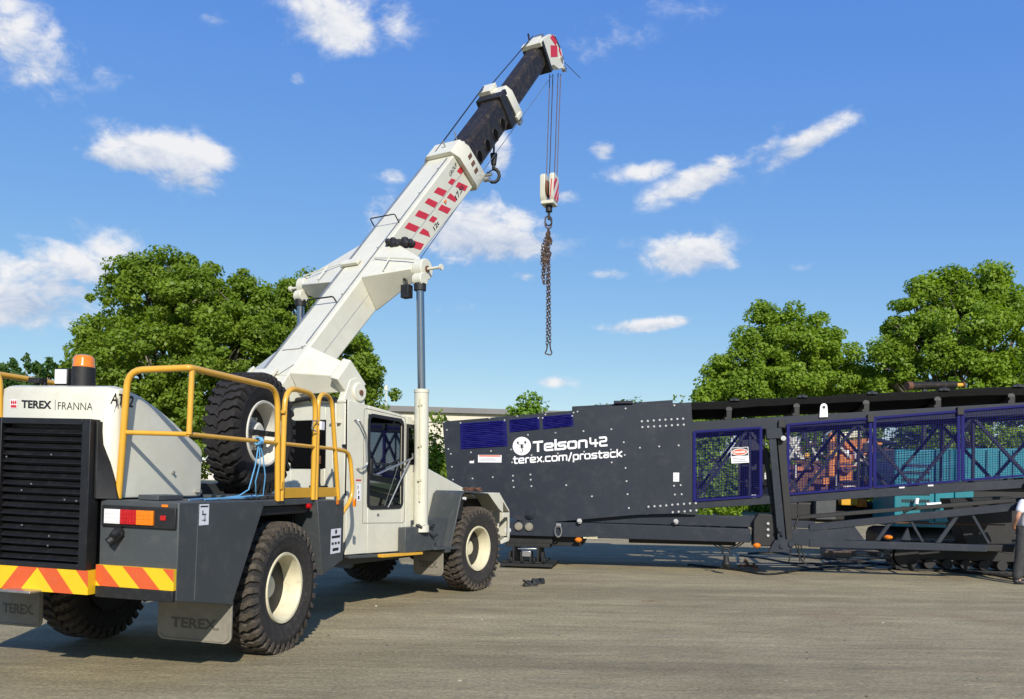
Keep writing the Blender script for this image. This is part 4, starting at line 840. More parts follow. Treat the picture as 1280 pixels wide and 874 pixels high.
a=tp(667.5,564.2); b=tp(733,558.7); A=TB(a[0],.003,a[1]); Bq=TB(b[0],.003,b[1]); hgt=.135
perp=(TB.k-TB.e*.03)
stroke_text(m,'Telson',A,Bq-A,perp*hgt,TB.n*.0015,th=.32,gap=.42)
a=tp(738,558.2); b=tp(758,556.8); A=TB(a[0],.003,a[1]); Bq=TB(b[0],.003,b[1]); stroke_text(m,'42',A,Bq-A,perp*hgt,TB.n*.0015,th=.30,gap=.42)
a=tp(642.5,579.3); b=tp(777,570.6); A=TB(a[0],.003,a[1]); Bq=TB(b[0],.003,b[1]); stroke_text(m,'terex.com/prostack',A,Bq-A,perp*.098,TB.n*.0015,th=.30,gap=.46)
m.build('side_lettering',M['letter'],sp,smooth=0)

# --- conveyor frame: chords, lattice, guards, belt
hT=lambda u: ln(u,5.28,3.097)      # top of the top chord
hB=lambda u: ln(u,5.39,1.313,.0845) # bottom of the bottom chord (px 636 -> 606)
TH=.235; BH=.17
def chord(name,w0,w1,hf,th,u0=5.26,u1=U1,dirn=-1):
    m=MB(); m.side(TB,[(u0,hf(u0)),(u1,hf(u1)),(u1,hf(u1)+dirn*th),(u0,hf(u0)+dirn*th)],w0,w1); return Q(name,m,'dark',bevel=.008)
tc_=chord('top_chord',-.13,-.01,hT,TH); chord('top_chord',-1.95,-1.83,hT,TH)
bc_=chord('bottom_chord',-.13,-.01,hB,BH,dirn=1); chord('bottom_chord',-1.95,-1.83,hB,BH,dirn=1)
for side,w in (('n',-.10),('f',-1.86)):
    for k in range(9):
        ua=5.35+k*1.05; m=MB(); lo=lambda u:hB(u)+BH; hi=lambda u:hT(u)-TH
        if k%2==0: m.tube([TB(ua,w,lo(ua)),TB(ua+1.02,w,hi(ua+1.02))],.04,4)
        else: m.tube([TB(ua,w,hi(ua)),TB(ua+1.02,w,lo(ua+1.02))],.04,4)
        Q('lattice_brace',m,'dark',smooth=0)
        if k%2==1: m=MB(); m.tube([TB(ua+.02,w-.03,lo(ua)),TB(ua+.02,w-.03,hi(ua))],.032,4); Q('lattice_post',m,'dark',smooth=0)
m=MB()
for k in range(5): u=5.9+k*1.9; m.box(TB,u,u+.08,-1.83,-.13,hB(u)+.02,hB(u)+.1); m.box(TB,u,u+.08,-1.83,-.13,hT(u)-.2,hT(u)-.12)
m.pieces('cross_member',M['dark'],conv)
# dark cables / tank inside the frame
m=MB(); m.side(TB,[(6.35,hB(6.35)+.18),(6.85,hB(6.85)+.18),(6.85,hT(6.8)-.25),(6.35,hT(6.3)-.25)],-1.6,-1.1); Q('gearbox_housing',m,'dark',bevel=.02)
m=MB()
m.tube([TB(5.6,-.3,2.5),TB(6.0,-.3,2.0),TB(6.6,-.28,1.75),TB(7.0,-.3,1.85)],.014,6); m.tube([TB(7.05,-.2,2.75),TB(7.25,-.15,2.2),TB(7.35,-.1,1.7),TB(7.38,-.05,1.2),TB(7.3,-.02,.95)],.018,6); m.tube([TB(5.35,-.3,1.6),TB(5.5,-.3,2.2),TB(5.9,-.3,2.4)],.02,6)
Q('hydraulic_hose',m,'black')
# mesh guards
def guard(x0,x1,yt0,yt1,yb0,yb1,pitch=.044,w=.012,fr_=.028):
    """wire mesh panel between px columns x0..x1 (tops and bottoms given)"""
    a,b,c,d=tp(x0,yt0),tp(x1,yt1),tp(x1,yb1),tp(x0,yb0)
    m=MB()
    def bar(p,q,r,o=0): 
        d_=V((q[0]-p[0],q[1]-p[1],0)).normalized(); nx,ny=-d_.y*r,d_.x*r
        m.side(TB,[(p[0]+nx,p[1]+ny),(q[0]+nx,q[1]+ny),(q[0]-nx,q[1]-ny),(p[0]-nx,p[1]-ny)],w+o-r*.6,w+o+r*.6)
    for p,q in ((a,b),(d,c)): bar(p,q,fr_*.75)
    for p,q in ((a,d),(b,c)): bar(p,q,fr_,.002)
    g=Q('mesh_guard',m,'navy',smooth=0)
    m=MB(); r=.0036
    def wire(p,q,o):
        d_=V((q[0]-p[0],q[1]-p[1],0)).normalized(); nx,ny=-d_.y*r,d_.x*r
        m.loft([[TB(P_[0]+nx,w+o,P_[1]+ny),TB(P_[0],w+o+r,P_[1]),TB(P_[0]-nx,w+o,P_[1]-ny)] for P_ in (p,q)],cap=False)
    n=int((b[0]-a[0])/pitch)
    for i in range(1,n): t=i/n; wire((a[0]+(b[0]-a[0])*t,a[1]+(b[1]-a[1])*t),(d[0]+(c[0]-d[0])*t,d[1]+(c[1]-d[1])*t),.0)
    n=int((a[1]-d[1])/pitch)
    for i in range(1,n): t=i/n; wire((a[0]+(d[0]-a[0])*t,a[1]+(d[1]-a[1])*t),(b[0]+(c[0]-b[0])*t,b[1]+(c[1]-b[1])*t),.006)
    m.build('wire_mesh',M['mesh'],g,smooth=0)
    return g
M['mesh']=mat('blue_mesh_wire',(.010,.010,.13),.4,var=.1)
guard(868,951,540,534.5,626,620); guard(985,1088,531,523,618,609.5); guard(1093,1198,522.5,514,609,601); guard(1203,1310,513.5,505,600.5,592); guard(1314,1420,504,496,592,584)
# far-side guards (same panels on the other side)
for (u0,u1) in ((5.4,7.2),(7.3,9.2),(9.3,11.2)):
    m=MB(); r=.004; w=-1.99
    n=int((u1-u0)/.06)
    for i in range(n+1): u=u0+(u1-u0)*i/n; m.loft([[TB(u-r,w,h),TB(u,w+r,h),TB(u+r,w,h)] for h in (hB(u)+.18,hT(u)-.25)],cap=False)
    H0=hB(u0)+.18; n=22
    for i in range(n+1):
        t=i/n; h0=hB(u0)+.18+(hT(u0)-.43-hB(u0))*t; h1=hB(u1)+.18+(hT(u1)-.43-hB(u1))*t
        m.loft([[TB(u,w+.005,h-r),TB(u,w+.005+r,h),TB(u,w+.005,h+r)] for u,h in ((u0,h0),(u1,h1))],cap=False)
    Q('rear_mesh_guard',m,'mesh',smooth=0)
# belt edge, trough and idlers
hL=lambda u: ln(u,5.28,3.10+.27)
bp=[]
m=MB(); N=28
for i in range(N+1):
    u=5.24+(U1-5.24)*i/N; py_=None
    top=3.50+(u-5.24)*.0467+.008*math.sin(u*3.1)+(.006*math.sin(u*7)); th=.15+.012*math.sin(u*2.3)
    bp.append((u,top,th))
rings=[]
for u,top,th in bp: rings.append([TB(u,-.12,top),TB(u,-.10,top-.02),TB(u,-.12,top-th),TB(u,-.45,top-th-.10),TB(u,-1.5,top-th-.10),TB(u,-1.83,top-th),TB(u,-1.85,top-.02),TB(u,-1.83,top),TB(u,-1.5,top-th*.8),TB(u,-.45,top-th*.8)])
m.loft(rings); Q('conveyor_belt',m,'barrier',smooth=50)
for k in range(7):
    u=6.0+k*1.32
    if u>U1-.3: break
    top=3.50+(u-5.24)*.0467; m=MB(); m.cyl(TB(u,-.5,top-.30),TB(u,-.10,top-.18),.065,14); m.cyl(TB(u,-1.45,top-.31),TB(u,-.52,top-.31),.065,14); m.box(TB,u-.05,u+.05,-.16,-.06,hT(u)-.01,top-.20); m.box(TB,u-.09,u+.02,-.3,-.02,hT(u)-.005,hT(u)+.05)
    Q('idler_roller',m,'black',bevel=.004)
    m=MB(); m.cyl(TB(u+.1,-.10,top-.005),TB(u+.1,-.10,top+.05),.05,10); m.box(TB,u+.02,u+.2,-.14,-.06,top-.01,top+.03); Q('belt_clamp',m,'dark')
# lifting eye
e=tp(1029,522); 
m=MB(); a=tp(1024,522); b=tp(1034.5,521.5); c=tp(1028.5,505); r=(b[0]-a[0])/2; cu=(a[0]+b[0])/2; 
pts=[(a[0],a[1]),(b[0],b[1])]+[(cu+r*.85*math.cos(t*PI/8),c[1]-r*.8+r*.9*math.sin(t*PI/8)) for t in range(0,9)]
m.side(TB,pts,-.005,.03); le=Q('lifting_eye',m,'letter',bevel=.004)
m=MB(); p=TB(cu,.031,c[1]-.07); m.add([p+TB.e*math.cos(i*PI/6)*.03+TB.k*math.sin(i*PI/6)*.03+TB.n*.002 for i in range(12)],[tuple(range(12))]); m.build('eye_hole',M['ink'],le,smooth=0)
for x,y in ((1087,524),(1199,515),(976,531)):
    a=tp(x,y); m=MB(); m.box(TB,a[0]-.05,a[0]+.07,-.005,.06,a[1]-.06,a[1]+.09); Q('chord_clamp',m,'black',bevel=.006)
for x0,y0 in ((939,622.5),(1124,610.5),(1160,608)): 
    a=tp(x0,y0); m=MB(); m.add([TB(a[0],-.007,a[1]),TB(a[0]+.10,-.007,a[1]+.006),TB(a[0]+.10,-.007,a[1]+.07),TB(a[0],-.007,a[1]+.064)],[(0,1,2,3)]); m.build('chord_label',M['paper'],bc_,smooth=0)
# danger sign on the first guard
a=tp(914,579.5); b=tp(936,579); c=tp(913,560); m=MB(); m.slot(0)
S0=TB(a[0],.045,a[1]); sx=TB(b[0],.045,b[1]+.01)-S0; sy=TB(c[0]-.0,.045,c[1])-S0
m.loft([[S0+tw*o,S0+sx+tw*o,S0+sx+sy+tw*o,S0+sy+tw*o] for o in (0,.006)])
sg=m.build('danger_sign',M['paper'],conv,smooth=0) if False else Q('danger_sign',m,'paper',smooth=0)
m=MB(); m.slot(0); cc=S0+sx*.5+sy*.70+tw*.008
m.add([S0+sx*.03+sy*.45+tw*.0072,S0+sx*.97+sy*.45+tw*.0072,S0+sx*.97+sy*.97+tw*.0072,S0+sx*.03+sy*.97+tw*.0072],[(0,1,2,3)])
m.slot(1).add([cc+tw*.001+sx*.46*math.cos(i*PI/12)+sy*.22*math.sin(i*PI/12) for i in range(24)],[tuple(range(24))])
m.slot(2).add([cc+tw*.0025+sx*.42*math.cos(i*PI/12)+sy*.185*math.sin(i*PI/12) for i in range(24)],[tuple(range(24))])
m.slot(1); put_text(m,'DANGER',cc-sx*.33-sy*.07+tw*.0038,sx*.66,sy*.14,V((0,0,0)),bold=.03)
m.slot(0)
for i,wd in enumerate((.8,.7,.75)): m.add([S0+sx*.1+sy*(.08+i*.11)+tw*.0075,S0+sx*(.1+wd)+sy*(.08+i*.11)+tw*.0075,S0+sx*(.1+wd)+sy*(.11+i*.11)+tw*.0075,S0+sx*.1+sy*(.11+i*.11)+tw*.0075],[(0,1,2,3)])
m.build('sign_face',[M['ink'],M['letter'],M['orange']],sg,smooth=0)
# upright leg
m=MB(); q=[tp(960.5,549,.1),tp(969.5,548,.1),tp(982,676,.1),tp(972,677,.1)]; m.side(TB,q,.06,.14)
q=[tp(957,536,.1),tp(976,535,.1),tp(979,548,.1),tp(958,549,.1)]; m.side(TB,q,.02,.16); lg=Q('support_leg',m,'dark',bevel=.008)
m=MB(); q=[tp(971,547,.0),tp(981,546,.0),tp(991,676,.0),tp(983,676,.0)]; m.side(TB,q,-.12,.058); q=[tp(955,560,0),tp(960,560,0),tp(972,640,0),tp(966,650,0)]; m.side(TB,q,-.2,-.05); m.build('leg_channel',M['black'],lg,bevel=.006)
m=MB(); q=[tp(960,690,.1),tp(985,690,.1),tp(992,680,.1),tp(984,674,.1),tp(968,675,.1)]; m.side(TB,q,.05,.17)
for x,y,r in ((975,662,.05),(977,683,.045),(989,680,.06),(978,668,.03)): a=tp(x,y,.17); m.cyl(TB(a[0],.13,a[1]),TB(a[0],.20,a[1]),r,14)
m.build('leg_foot',M['dark'],lg,bevel=.005)
m=MB(); a=tp(979,548,.15); m.cyl(TB(a[0],.1,a[1]),TB(a[0],.19,a[1]),.05,14); m.build('leg_pin',M['steel'],lg)
# chassis beams
hM=lambda u: .66-(u-1.5)*.004
m=MB(); m.side(TB,[(1.35,.67),(6.45,.645),(6.45,.925),(2.95,.975),(1.6,.975),(1.3,.85)],-.28,0); cb=Q('chassis_beam',m,'dark',bevel=.01)
m=MB(); m.side(TB,[(2.5,.98),(6.55,.95),(6.6,1.17),(4.8,1.19),(3.6,1.10),(2.5,1.02)],-.40,-.12); m.side(TB,[(1.35,.67),(6.6,.645),(6.6,1.0),(1.35,1.0)],-2.0,-1.75); 
for k in range(4): m.box(TB,2.0+k*1.4,2.12+k*1.4,-1.75,-.28,.7,.86)
Q('chassis_inner_beam',m,'dark',bevel=.01)
m=MB(); q=[(6.50,.58),(6.95,.58),(6.95,1.22),(6.60,1.25),(6.50,1.1)]; m.side(TB,q,-.35,.02); Q('hinge_block',m,'black',bevel=.02)
m=MB()
for k in range(3): c=tp(960,654.5+k*7.5,.03); m.cyl(TB(c[0],.02,c[1]),TB(c[0],.05,c[1]),.028,8)
m.pieces('hinge_bolt',M['bolt'],conv)
m=MB(); m.side(TB,[(6.95,.62),(8.25,.60),(8.25,.93),(6.95,.95)],-.22,-.02); m.side(TB,[(6.95,.97),(7.7,.96),(7.7,1.10),(6.95,1.12)],-.3,-.05); Q('chassis_beam',m,'dark',bevel=.008)
# grease drums / shackles
m=MB()
for x,y in ((648.5,658),(661.5,658.5)): c=tp(x,y); m.cyl(TB(c[0],0,c[1]),TB(c[0],.05,c[1]),.085,18); m.cyl(TB(c[0],.05,c[1]),TB(c[0],.06,c[1]),.06,16)
m.pieces('round_cover',M['flap'],conv,bevel=.005)
for x,y in ((724.5,650.5),(844.5,651)):
    c=tp(x,y); m=MB(); m.cyl(TB(c[0],0,c[1]),TB(c[0],.13,c[1]),.04,14); m.cyl(TB(c[0],.0,c[1]-.015),TB(c[0],.09,c[1]-.015),.055,14); Q('capped_pin',m,'bolt',bevel=.006)
c=tp(698,664,.03); m=MB(); m.tube([TB(c[0]+.07*math.sin(t),.06,c[1]+.12*math.cos(t)) for t in [i*PI/8 for i in range(16)]],.018,6,closed=True); m.box(TB,c[0]-.05,c[0]+.05,0,.04,c[1]+.08,c[1]+.16); Q('shackle',m,'steel')
# underside fittings
m=MB(); m.side(TB,[(1.45,.67),(3.1,.655),(3.0,.46),(1.45,.45)],-1.2,-.2); m.box(TB,4.0,6.2,-.9,-.4,.55,.64); Q('undertray',m,'black',bevel=.01)
for x,y in ((723,675),(946,682)): c=tp(x,y); m=MB(); m.ball(TB(c[0],.0,c[1]),.08,12,1,1,.7); Q('side_marker_lamp',m,'amber')
m=MB(); c=tp(738,671.5); m.box(TB,c[0]-.15,c[0]+.15,-.05,0,c[1]-.03,c[1]+.02); Q('label_plate',m,'rim')
# jack foot
m=MB(); m.box(TB,1.35,2.25,-1.0,.12,.10,.13) ; m.box(TB,1.35,2.45,-.9,.25,.04,.10); 
m.box(TB,1.58,1.62,-.8,.1,.13,.45); m.box(TB,2.1,2.14,-.8,.1,.13,.45); m.box(TB,1.4,2.35,-.8,-.1,.42,.50)
for u in (1.5,1.75,1.95,2.2): m.box(TB,u,u+.05,-.1,.14,.13,.34)
for u in (1.56,1.8,2.05,2.26): m.cyl(TB(u,.14,.13),TB(u,.14,.22),.03,8)
m.box(TB,1.35,2.4,-.9,-.11,.5,.66)
jf=Q('jack_foot',m,'black',bevel=.006)
m=MB(); m.box(TB,1.80,1.98,.14,.16,.24,.36); m.cyl(TB(1.7,.13,.4),TB(2.1,.13,.41),.02,8); m.build('foot_bracket',M['steel'],jf,bevel=.01)
# truss at the right: sloping upper chord, lower chord, diagonals
tu=lambda x,y: tp(x,y)
m=MB()
a0,a1=tu(1012,655.5),tu(1290,627); b0,b1=tu(1012,664),tu(1290,636.5)
m.side(TB,[a0,a1,b1,b0],-.14,-.012)
sub=Q('swivel_arm',m,'dark',bevel=.006)
m=MB(); c0,c1=tu(1012,674.5),tu(1236,681.5); d0,d1=tu(1012,684),tu(1234,690)
m.side(TB,[c0,c1,d1,d0],-.145,-.008); Q('swivel_arm_lower',m,'dark',bevel=.006)
m=MB(); m.side(TB,[tu(1036,656),tu(1065,653),tu(1082,676),tu(1036,674.5)],-.12,-.03); m.side(TB,[tu(1136,660),tu(1128,675),tu(1140,676)],-.12,-.05) ;m.pieces('gusset_plate',M['dark'],conv,bevel=.004)
def brace(x0,y0,x1,y1,wd=4):
    m=MB(); a=tu(x0-wd/2,y0); b=tu(x0+wd/2,y0); c=tu(x1+wd/2,y1); d=tu(x1-wd/2,y1); m.side(TB,[a,b,c,d],-.11,-.05); Q('truss_brace',m,'dark',bevel=.004)
brace(1115,652,1098,676,5.5); brace(1139,650,1155,678,3.5); brace(1198,645,1174,679,6); brace(1217,643.5,1238,680,4)
m=MB(); a=tu(1131,641); b=tu(1150,632); m.tube([TB(a[0],-.1,a[1]),TB(b[0],-.1,b[1])],.03,6); m.side(TB,[tu(1000,645),tu(1290,622),tu(1290,627),tu(1000,650)],-.35,-.16); m.side(TB,[tu(1236,682),tu(1290,682),tu(1290,692),tu(1236,690)],-.5,-.15); m.side(TB,[tu(1215,625),tu(1300,622),tu(1300,700),tu(1240,690)],-1.8,-1.2); m.pieces('rear_framework',M['black'],conv,bevel=.01)
m=MB(); a=tu(1080,653.5); b=tu(1270,658); m.tube([TB(a[0],-.5,a[1]),TB((a[0]+b[0])/2,-.5,(a[1]+b[1])/2-.01),TB(b[0],-.5,b[1])],.014,6); Q('copper_pipe',m,'rust')
m=MB(); c=tu(1114,672.5); m.ball(TB(c[0],-.2,c[1]),.08,12,1.1,1.1,.6); Q('side_marker_lamp',m,'amber')
# tracks of the undercarriage behind the truss
def track(u0,u1,w0,w1,h1):
    m=MB(); r=h1/2; pts=[]
    for i in range(9): t=-PI/2-PI*i/8; pts.append((u0+r+r*math.cos(t),r+r*math.sin(t)+.0))
    for i in range(9): t=PI/2-PI*i/8; pts.append((u1-r+r*math.cos(t),r+r*math.sin(t)))
    inner=[(u0+r+(x-u0-r)*.9 if x<u0+r else (u1-r+(x-u1+r)*.9 if x>u1-r else x), r+(y-r)*.86) for x,y in pts]
    rings=[[TB(x,w,y) for x,y in q] for q,w in ((pts,w0),(pts,w1),(inner,w1),(inner,w0),(pts,w0))]
    m.loft(rings,cap=False)
    n=34; L=[]; 
    for i in range(len(pts)):
        p,q=pts[i],pts[(i+1)%len(pts)]; d=math.hypot(q[0]-p[0],q[1]-p[1]); k=max(1,int(d/.14))
        for j in range(k):
            t=(j+.5)/k; x=p[0]+(q[0]-p[0])*t; y=p[1]+(q[1]-p[1])*t; nx,ny=-(q[1]-p[1])/d,(q[0]-p[0])/d
            m.box(TB,x-.03+nx*.0,x+.03,w0,w1,max(.0,y-.02),y+.02)
    o=Q('crawler_track',m,'black')
    m=MB(); k=int((u1-u0-2*r)/.36)
    for i in range(k+1): x=u0+r+.1+i*.36; m.cyl(TB(x,w0+.05,.17),TB(x,w1+.01,.17),.11,16)
    for x in (u0+r,u1-r): m.cyl(TB(x,w0+.05,r),TB(x,w1+.01,r),r*.78,20)
    m.box(TB,u0+r,u1-r,w0+.08,w1-.04,.25,h1-.12); m.build('track_roller',M['black'],o,bevel=.01)
track(9.6,12.9,-2.3,-1.8,.66)
# hook dangling from the chassis, hoses looping to the ground
m=MB(); c=tp(907.5,690,.1); cc=TB(c[0],.1,c[1]); m.tube([cc+TB.e*(.075*math.sin(t))+TB.k*(.07*math.cos(t)) for t in (-2.0,-1.3,-.6,0,.6,1.2,1.9)],.024,8); q=tp(908,705,.1); m.tube([cc-TB.k*.07+TB.e*.0,TB(q[0],.1,q[1])],.05,10,taper=.07); m.ball(TB(q[0],.1,q[1]),.09,10)
Q('drop_hook',m,'black',smooth=60)
m=MB()
def hang(x0,y0,x1,y1,sag,r=.014,w=-.15):
    a=tp(x0,y0,w); b=tp(x1,y1,w); m.tube([TB(a[0]+(b[0]-a[0])*t,w,a[1]+(b[1]-a[1])*t-sag*4*t*(1-t)) for t in [i/10 for i in range(11)]],r,6)
hang(884,674,930,678,.17); hang(888,674,926,678,.13); hang(994,680,1010,706,.1,w=.05); hang(990,682,986,703,-.0,w=.1); hang(998,680,1000,702,.05,w=.08); hang(1001,681,1006,700,.02,w=.08)
m.pieces('hanging_hose',M['black'],conv)

# ---------------- hoses on the ground
def hose(pts,r,label,seed=0,grp='hoses lying on the ground under the conveyor'):
    m=MB(); P_=[on_ground(x,y,r*1.0) for x,y in pts]; rn=random.Random(seed)
    # catmull
    out=[]
    for i in range(len(P_)-1):
        p0,p1,p2,p3=P_[max(i-1,0)],P_[i],P_[i+1],P_[min(i+2,len(P_)-1)]
        for k in range(6):
            t=k/6; out.append(.5*((2*p1)+(p2-p0)*t+(2*p0-5*p1+4*p2-p3)*t*t+(3*p1-p0-3*p2+p3)*t**3)+V((0,0,rn.uniform(0,.008))))
    out.append(P_[-1]); m.tube(out,r,8); o=m.build('hydraulic_hose',M['black'],None,smooth=60); tag(o,label,'hose',grp); return o
hose([(860,706),(890,709),(925,713),(960,718),(1000,713),(1050,708),(1100,712),(1160,706)],.022,'black hose on the ground nearest the camera, starting under the hanging hook',1)
hose([(925,695),(960,699),(990,704),(1040,705),(1090,704),(1150,709),(1210,714),(1270,725)],.020,'black hose on the ground running out to the feet of the standing person',2)
hose([(935,692),(970,691),(1010,697),(1070,700),(1120,697),(1180,703),(1225,699)],.024,'black hose farthest back under the conveyor, beginning beside the amber lamp',3)
hose([(985,703),(1000,708),(1030,712),(1080,709),(1110,703),(1135,700),(1160,703),(1120,708)],.018,'thin black hose looping back on itself on the ground under the truss',4)
hose([(1020,706),(1060,703),(1110,706),(1170,712),(1240,718),(1300,722)],.03,'thick black hose stretched straight along the ground to the right frame edge',5)
m=MB(); rn=random.Random(11)
for k in range(10):
    x,y=936+rn.uniform(-6,6),706+rn.uniform(-4,4); c=on_ground(x,y,.05+rn.random()*.04); d=V((rn.uniform(-1,1),rn.uniform(-1,1),rn.uniform(-.2,.4))).normalized()
    m.cyl(c,c+d*.11,.022,8)
for t in range(3):
    c=on_ground(928+t*7,708,.06); m.tube([c+V((.09*math.cos(a),.05*math.sin(a),.02*math.sin(2*a)+.01)) for a in [i*PI/6 for i in range(12)]],.012,6,closed=True)
hc0=thing('hose_coupling','tangle of metal hose couplings lying on the ground below the conveyor','hose coupling',on_ground(936,708)); m.pieces('coupling',M['rust'],hc0)
# timber blocks and pallet
def pallet(px,py,L,W,label,hd=10,n=5):
    c=on_ground(px,py); fr=Frame(c.x,c.y,90+hd); r=thing('timber_pallet',label,'pallet',c)
    for i in range(n): m=MB(); w=-W/2+i*(W-.12)/(n-1); m.box(fr,-L/2,L/2,w,w+.12,.125,.15); m.build('top_board',M['wood'],r,bevel=.004)
    for u in (-L/2,-.05,L/2-.1): m=MB(); m.box(fr,u,u+.1,-W/2,W/2,.02,.123); m.build('bearer',M['wood'],r,bevel=.004)
    return r
pallet(1062,694,1.3,1.0,'weathered wooden pallet on the ground under the truss of the conveyor')
m=MB(); c=on_ground(1045,697); fr=Frame(c.x,c.y,95); m.box(fr,-.35,.35,-.12,.12,0,.17); o=m.build('timber_block',M['wood'],None,bevel=.008); tag(o,'short brown timber block in front of the wooden pallet','timber block')

# ---------------- sandals
def sandal(px,py,ang,label,flip=1):
    c=on_ground(px,py); d=V((math.cos(ang),math.sin(ang),0)); n=V((-d.y,d.x,0)); r=thing('sandal',label,'sandal',c)
    m=MB(); prof=[(-.135,.028),(-.12,.038),(-.05,.034),(.03,.042),(.09,.048),(.125,.036),(.14,.016)]
    rings=[[c+d*x-n*w+V((0,0,z)),c+d*x+n*w+V((0,0,z)),c+d*x+n*w*.95+V((0,0,z+.022)),c+d*x-n*w*.95+V((0,0,z+.022))] for x,w in prof for z in (0.004,)]
    m.loft([[p+V((0,0,.03 if k>1 else 0)) for k,p in enumerate(r_)] for r_ in rings]); m.build('sole',M['shoe'],r,bevel=.004)
    for x,wd in ((.07,.085),(-.04,.06)):
        m=MB(); m.loft([[c+d*(x+o_)+n*.052*math.cos(t)*k+V((0,0,.04+.07*math.sin(t)*k)) for o_,k in ((-wd/2,1),(wd/2,.97),(wd/2,.9),(-wd/2,.92))] for t in [i*PI/8 for i in range(9)]]); m.build('strap',M['shoe'],r)
    m=MB(); m.tube([c+d*(-.06)+n*.045+V((0,0,.06)),c+d*(-.12)+n*.03+V((0,0,.10)),c+d*(-.14)+V((0,0,.11)),c+d*(-.12)-n*.03+V((0,0,.10)),c+d*(-.06)-n*.045+V((0,0,.06))],.018,6); m.build('heel_strap',M['shoe'],r)
sandal(663,733,.5,'black sandal nearer the crane wheel, left one of the pair on the ground'); sandal(673,730.5,.75,'black sandal farther from the crane wheel, right one of the pair')
# stones and litter
rn=random.Random(21); pm=mat('pale_litter',(.42,.38,.30),.8,var=.2); dm=mat('dark_stone',(.09,.08,.065),.9,var=.3)
o_=MB(); a_=on_ground(802,751,.006); b_=on_ground(834,753,.006); o_.tube([a_,(a_+b_)/2+V((0,0,.012)),b_],.009,6,taper=.004); o_=o_.build('stick',M['wood'],None); tag(o_,'thin dark stick lying alone on the open yard ground','stick')
for i in range(46):
    px=rn.uniform(380,1280); py=rn.uniform(716,874)
    if i==0: px,py=470,758
    c=on_ground(px,py); s_=rn.uniform(.006,.014)*(1.5 if i<2 else 1)
    m=MB(); m.ball(c+V((0,0,s_*.3)),s_,6,rn.uniform(.8,1.6),rn.uniform(.7,1.3),rn.uniform(.4,.7)); m.v=[v+V((rn.uniform(-1,1),rn.uniform(-1,1),rn.uniform(-.5,.5)))*s_*.25 for v in m.v]
    o=m.build('pebble',pm if i%6==0 else dm,None,smooth=0); tag(o,'small loose stone on the open yard ground','stone','loose stones scattered over the yard')
import numpy as np
# ================================================================== TREES
def foliage(lobes, nclump, per, leaf, spread, seed, droop=.2, shell=.5):
    """leaf rhombs on the outside of many small uneven clumps spread through ellipsoid lobes [(centre, rx, ry, rz)]"""
    R=np.random.RandomState(seed); vol=np.array([l[1]*l[2]*l[3] for l in lobes])**.70; vol/=vol.sum(); C=[];O=[]
    for k,l in enumerate(lobes):
        n=max(1,int(nclump*vol[k])); d=R.normal(size=(n,3)); d/=np.linalg.norm(d,axis=1)[:,None]
        rad=shell+(1-shell)*R.rand(n)**.7; rad*=np.where(R.rand(n)<.25,1.0+.24*R.rand(n)*(np.abs(d[:,2])*.6+.5),1.0)
        C.append(np.array(l[0])+d*rad[:,None]*np.array(l[1:4])); O.append(d)
    C=np.concatenate(C); O=np.concatenate(O); n=len(C); sz=spread*(.45+1.0*R.rand(n)**1.3)
    cnt=np.maximum(6,(per*(sz/spread)**1.7)).astype(int)
    L=np.repeat(C,cnt,axis=0); sp=np.repeat(sz,cnt); OO=np.repeat(O,cnt,axis=0); N_=len(L)
    d=R.normal(size=(N_,3)); d/=np.linalg.norm(d,axis=1)[:,None]; stretch=np.repeat(.7+.6*R.rand(n,3),cnt,axis=0)*np.array([1,1,.72])
    L=L+d*stretch*(sp*(.45+.65*R.rand(N_)**.6))[:,None]
    nn=d*.7+OO*.35+np.array([0,0,.55])+R.normal(size=(N_,3))*.62; nn/=np.linalg.norm(nn,axis=1)[:,None]
    a=R.normal(size=(N_,3)); a[:,2]-=droop; a-=nn*(a*nn).sum(1)[:,None]; a/=np.linalg.norm(a,axis=1)[:,None]; b=np.cross(nn,a)
    s=leaf*(.55+.9*R.rand(N_))[:,None]
    v=np.stack([L-a*s*.6, L+b*s*.40-nn*s*.10, L+a*s*.6, L-b*s*.40-nn*s*.10],1).reshape(-1,3)
    return v
def leaves_obj(name, v, m, parent):
    me=bpy.data.meshes.new(name); off=np.array(parent.location); v=v-off; n=len(v)//4
    me.vertices.add(len(v)); me.vertices.foreach_set('co',v.ravel()); me.loops.add(len(v)); me.loops.foreach_set('vertex_index',np.arange(len(v)))
    me.polygons.add(n); me.polygons.foreach_set('loop_start',np.arange(0,len(v),4)); me.polygons.foreach_set('loop_total',np.full(n,4)); me.update(); me.validate()
    me.materials.append(M[m]); o=bpy.data.objects.new(name,me); COL.objects.link(o); o.parent=parent; return o
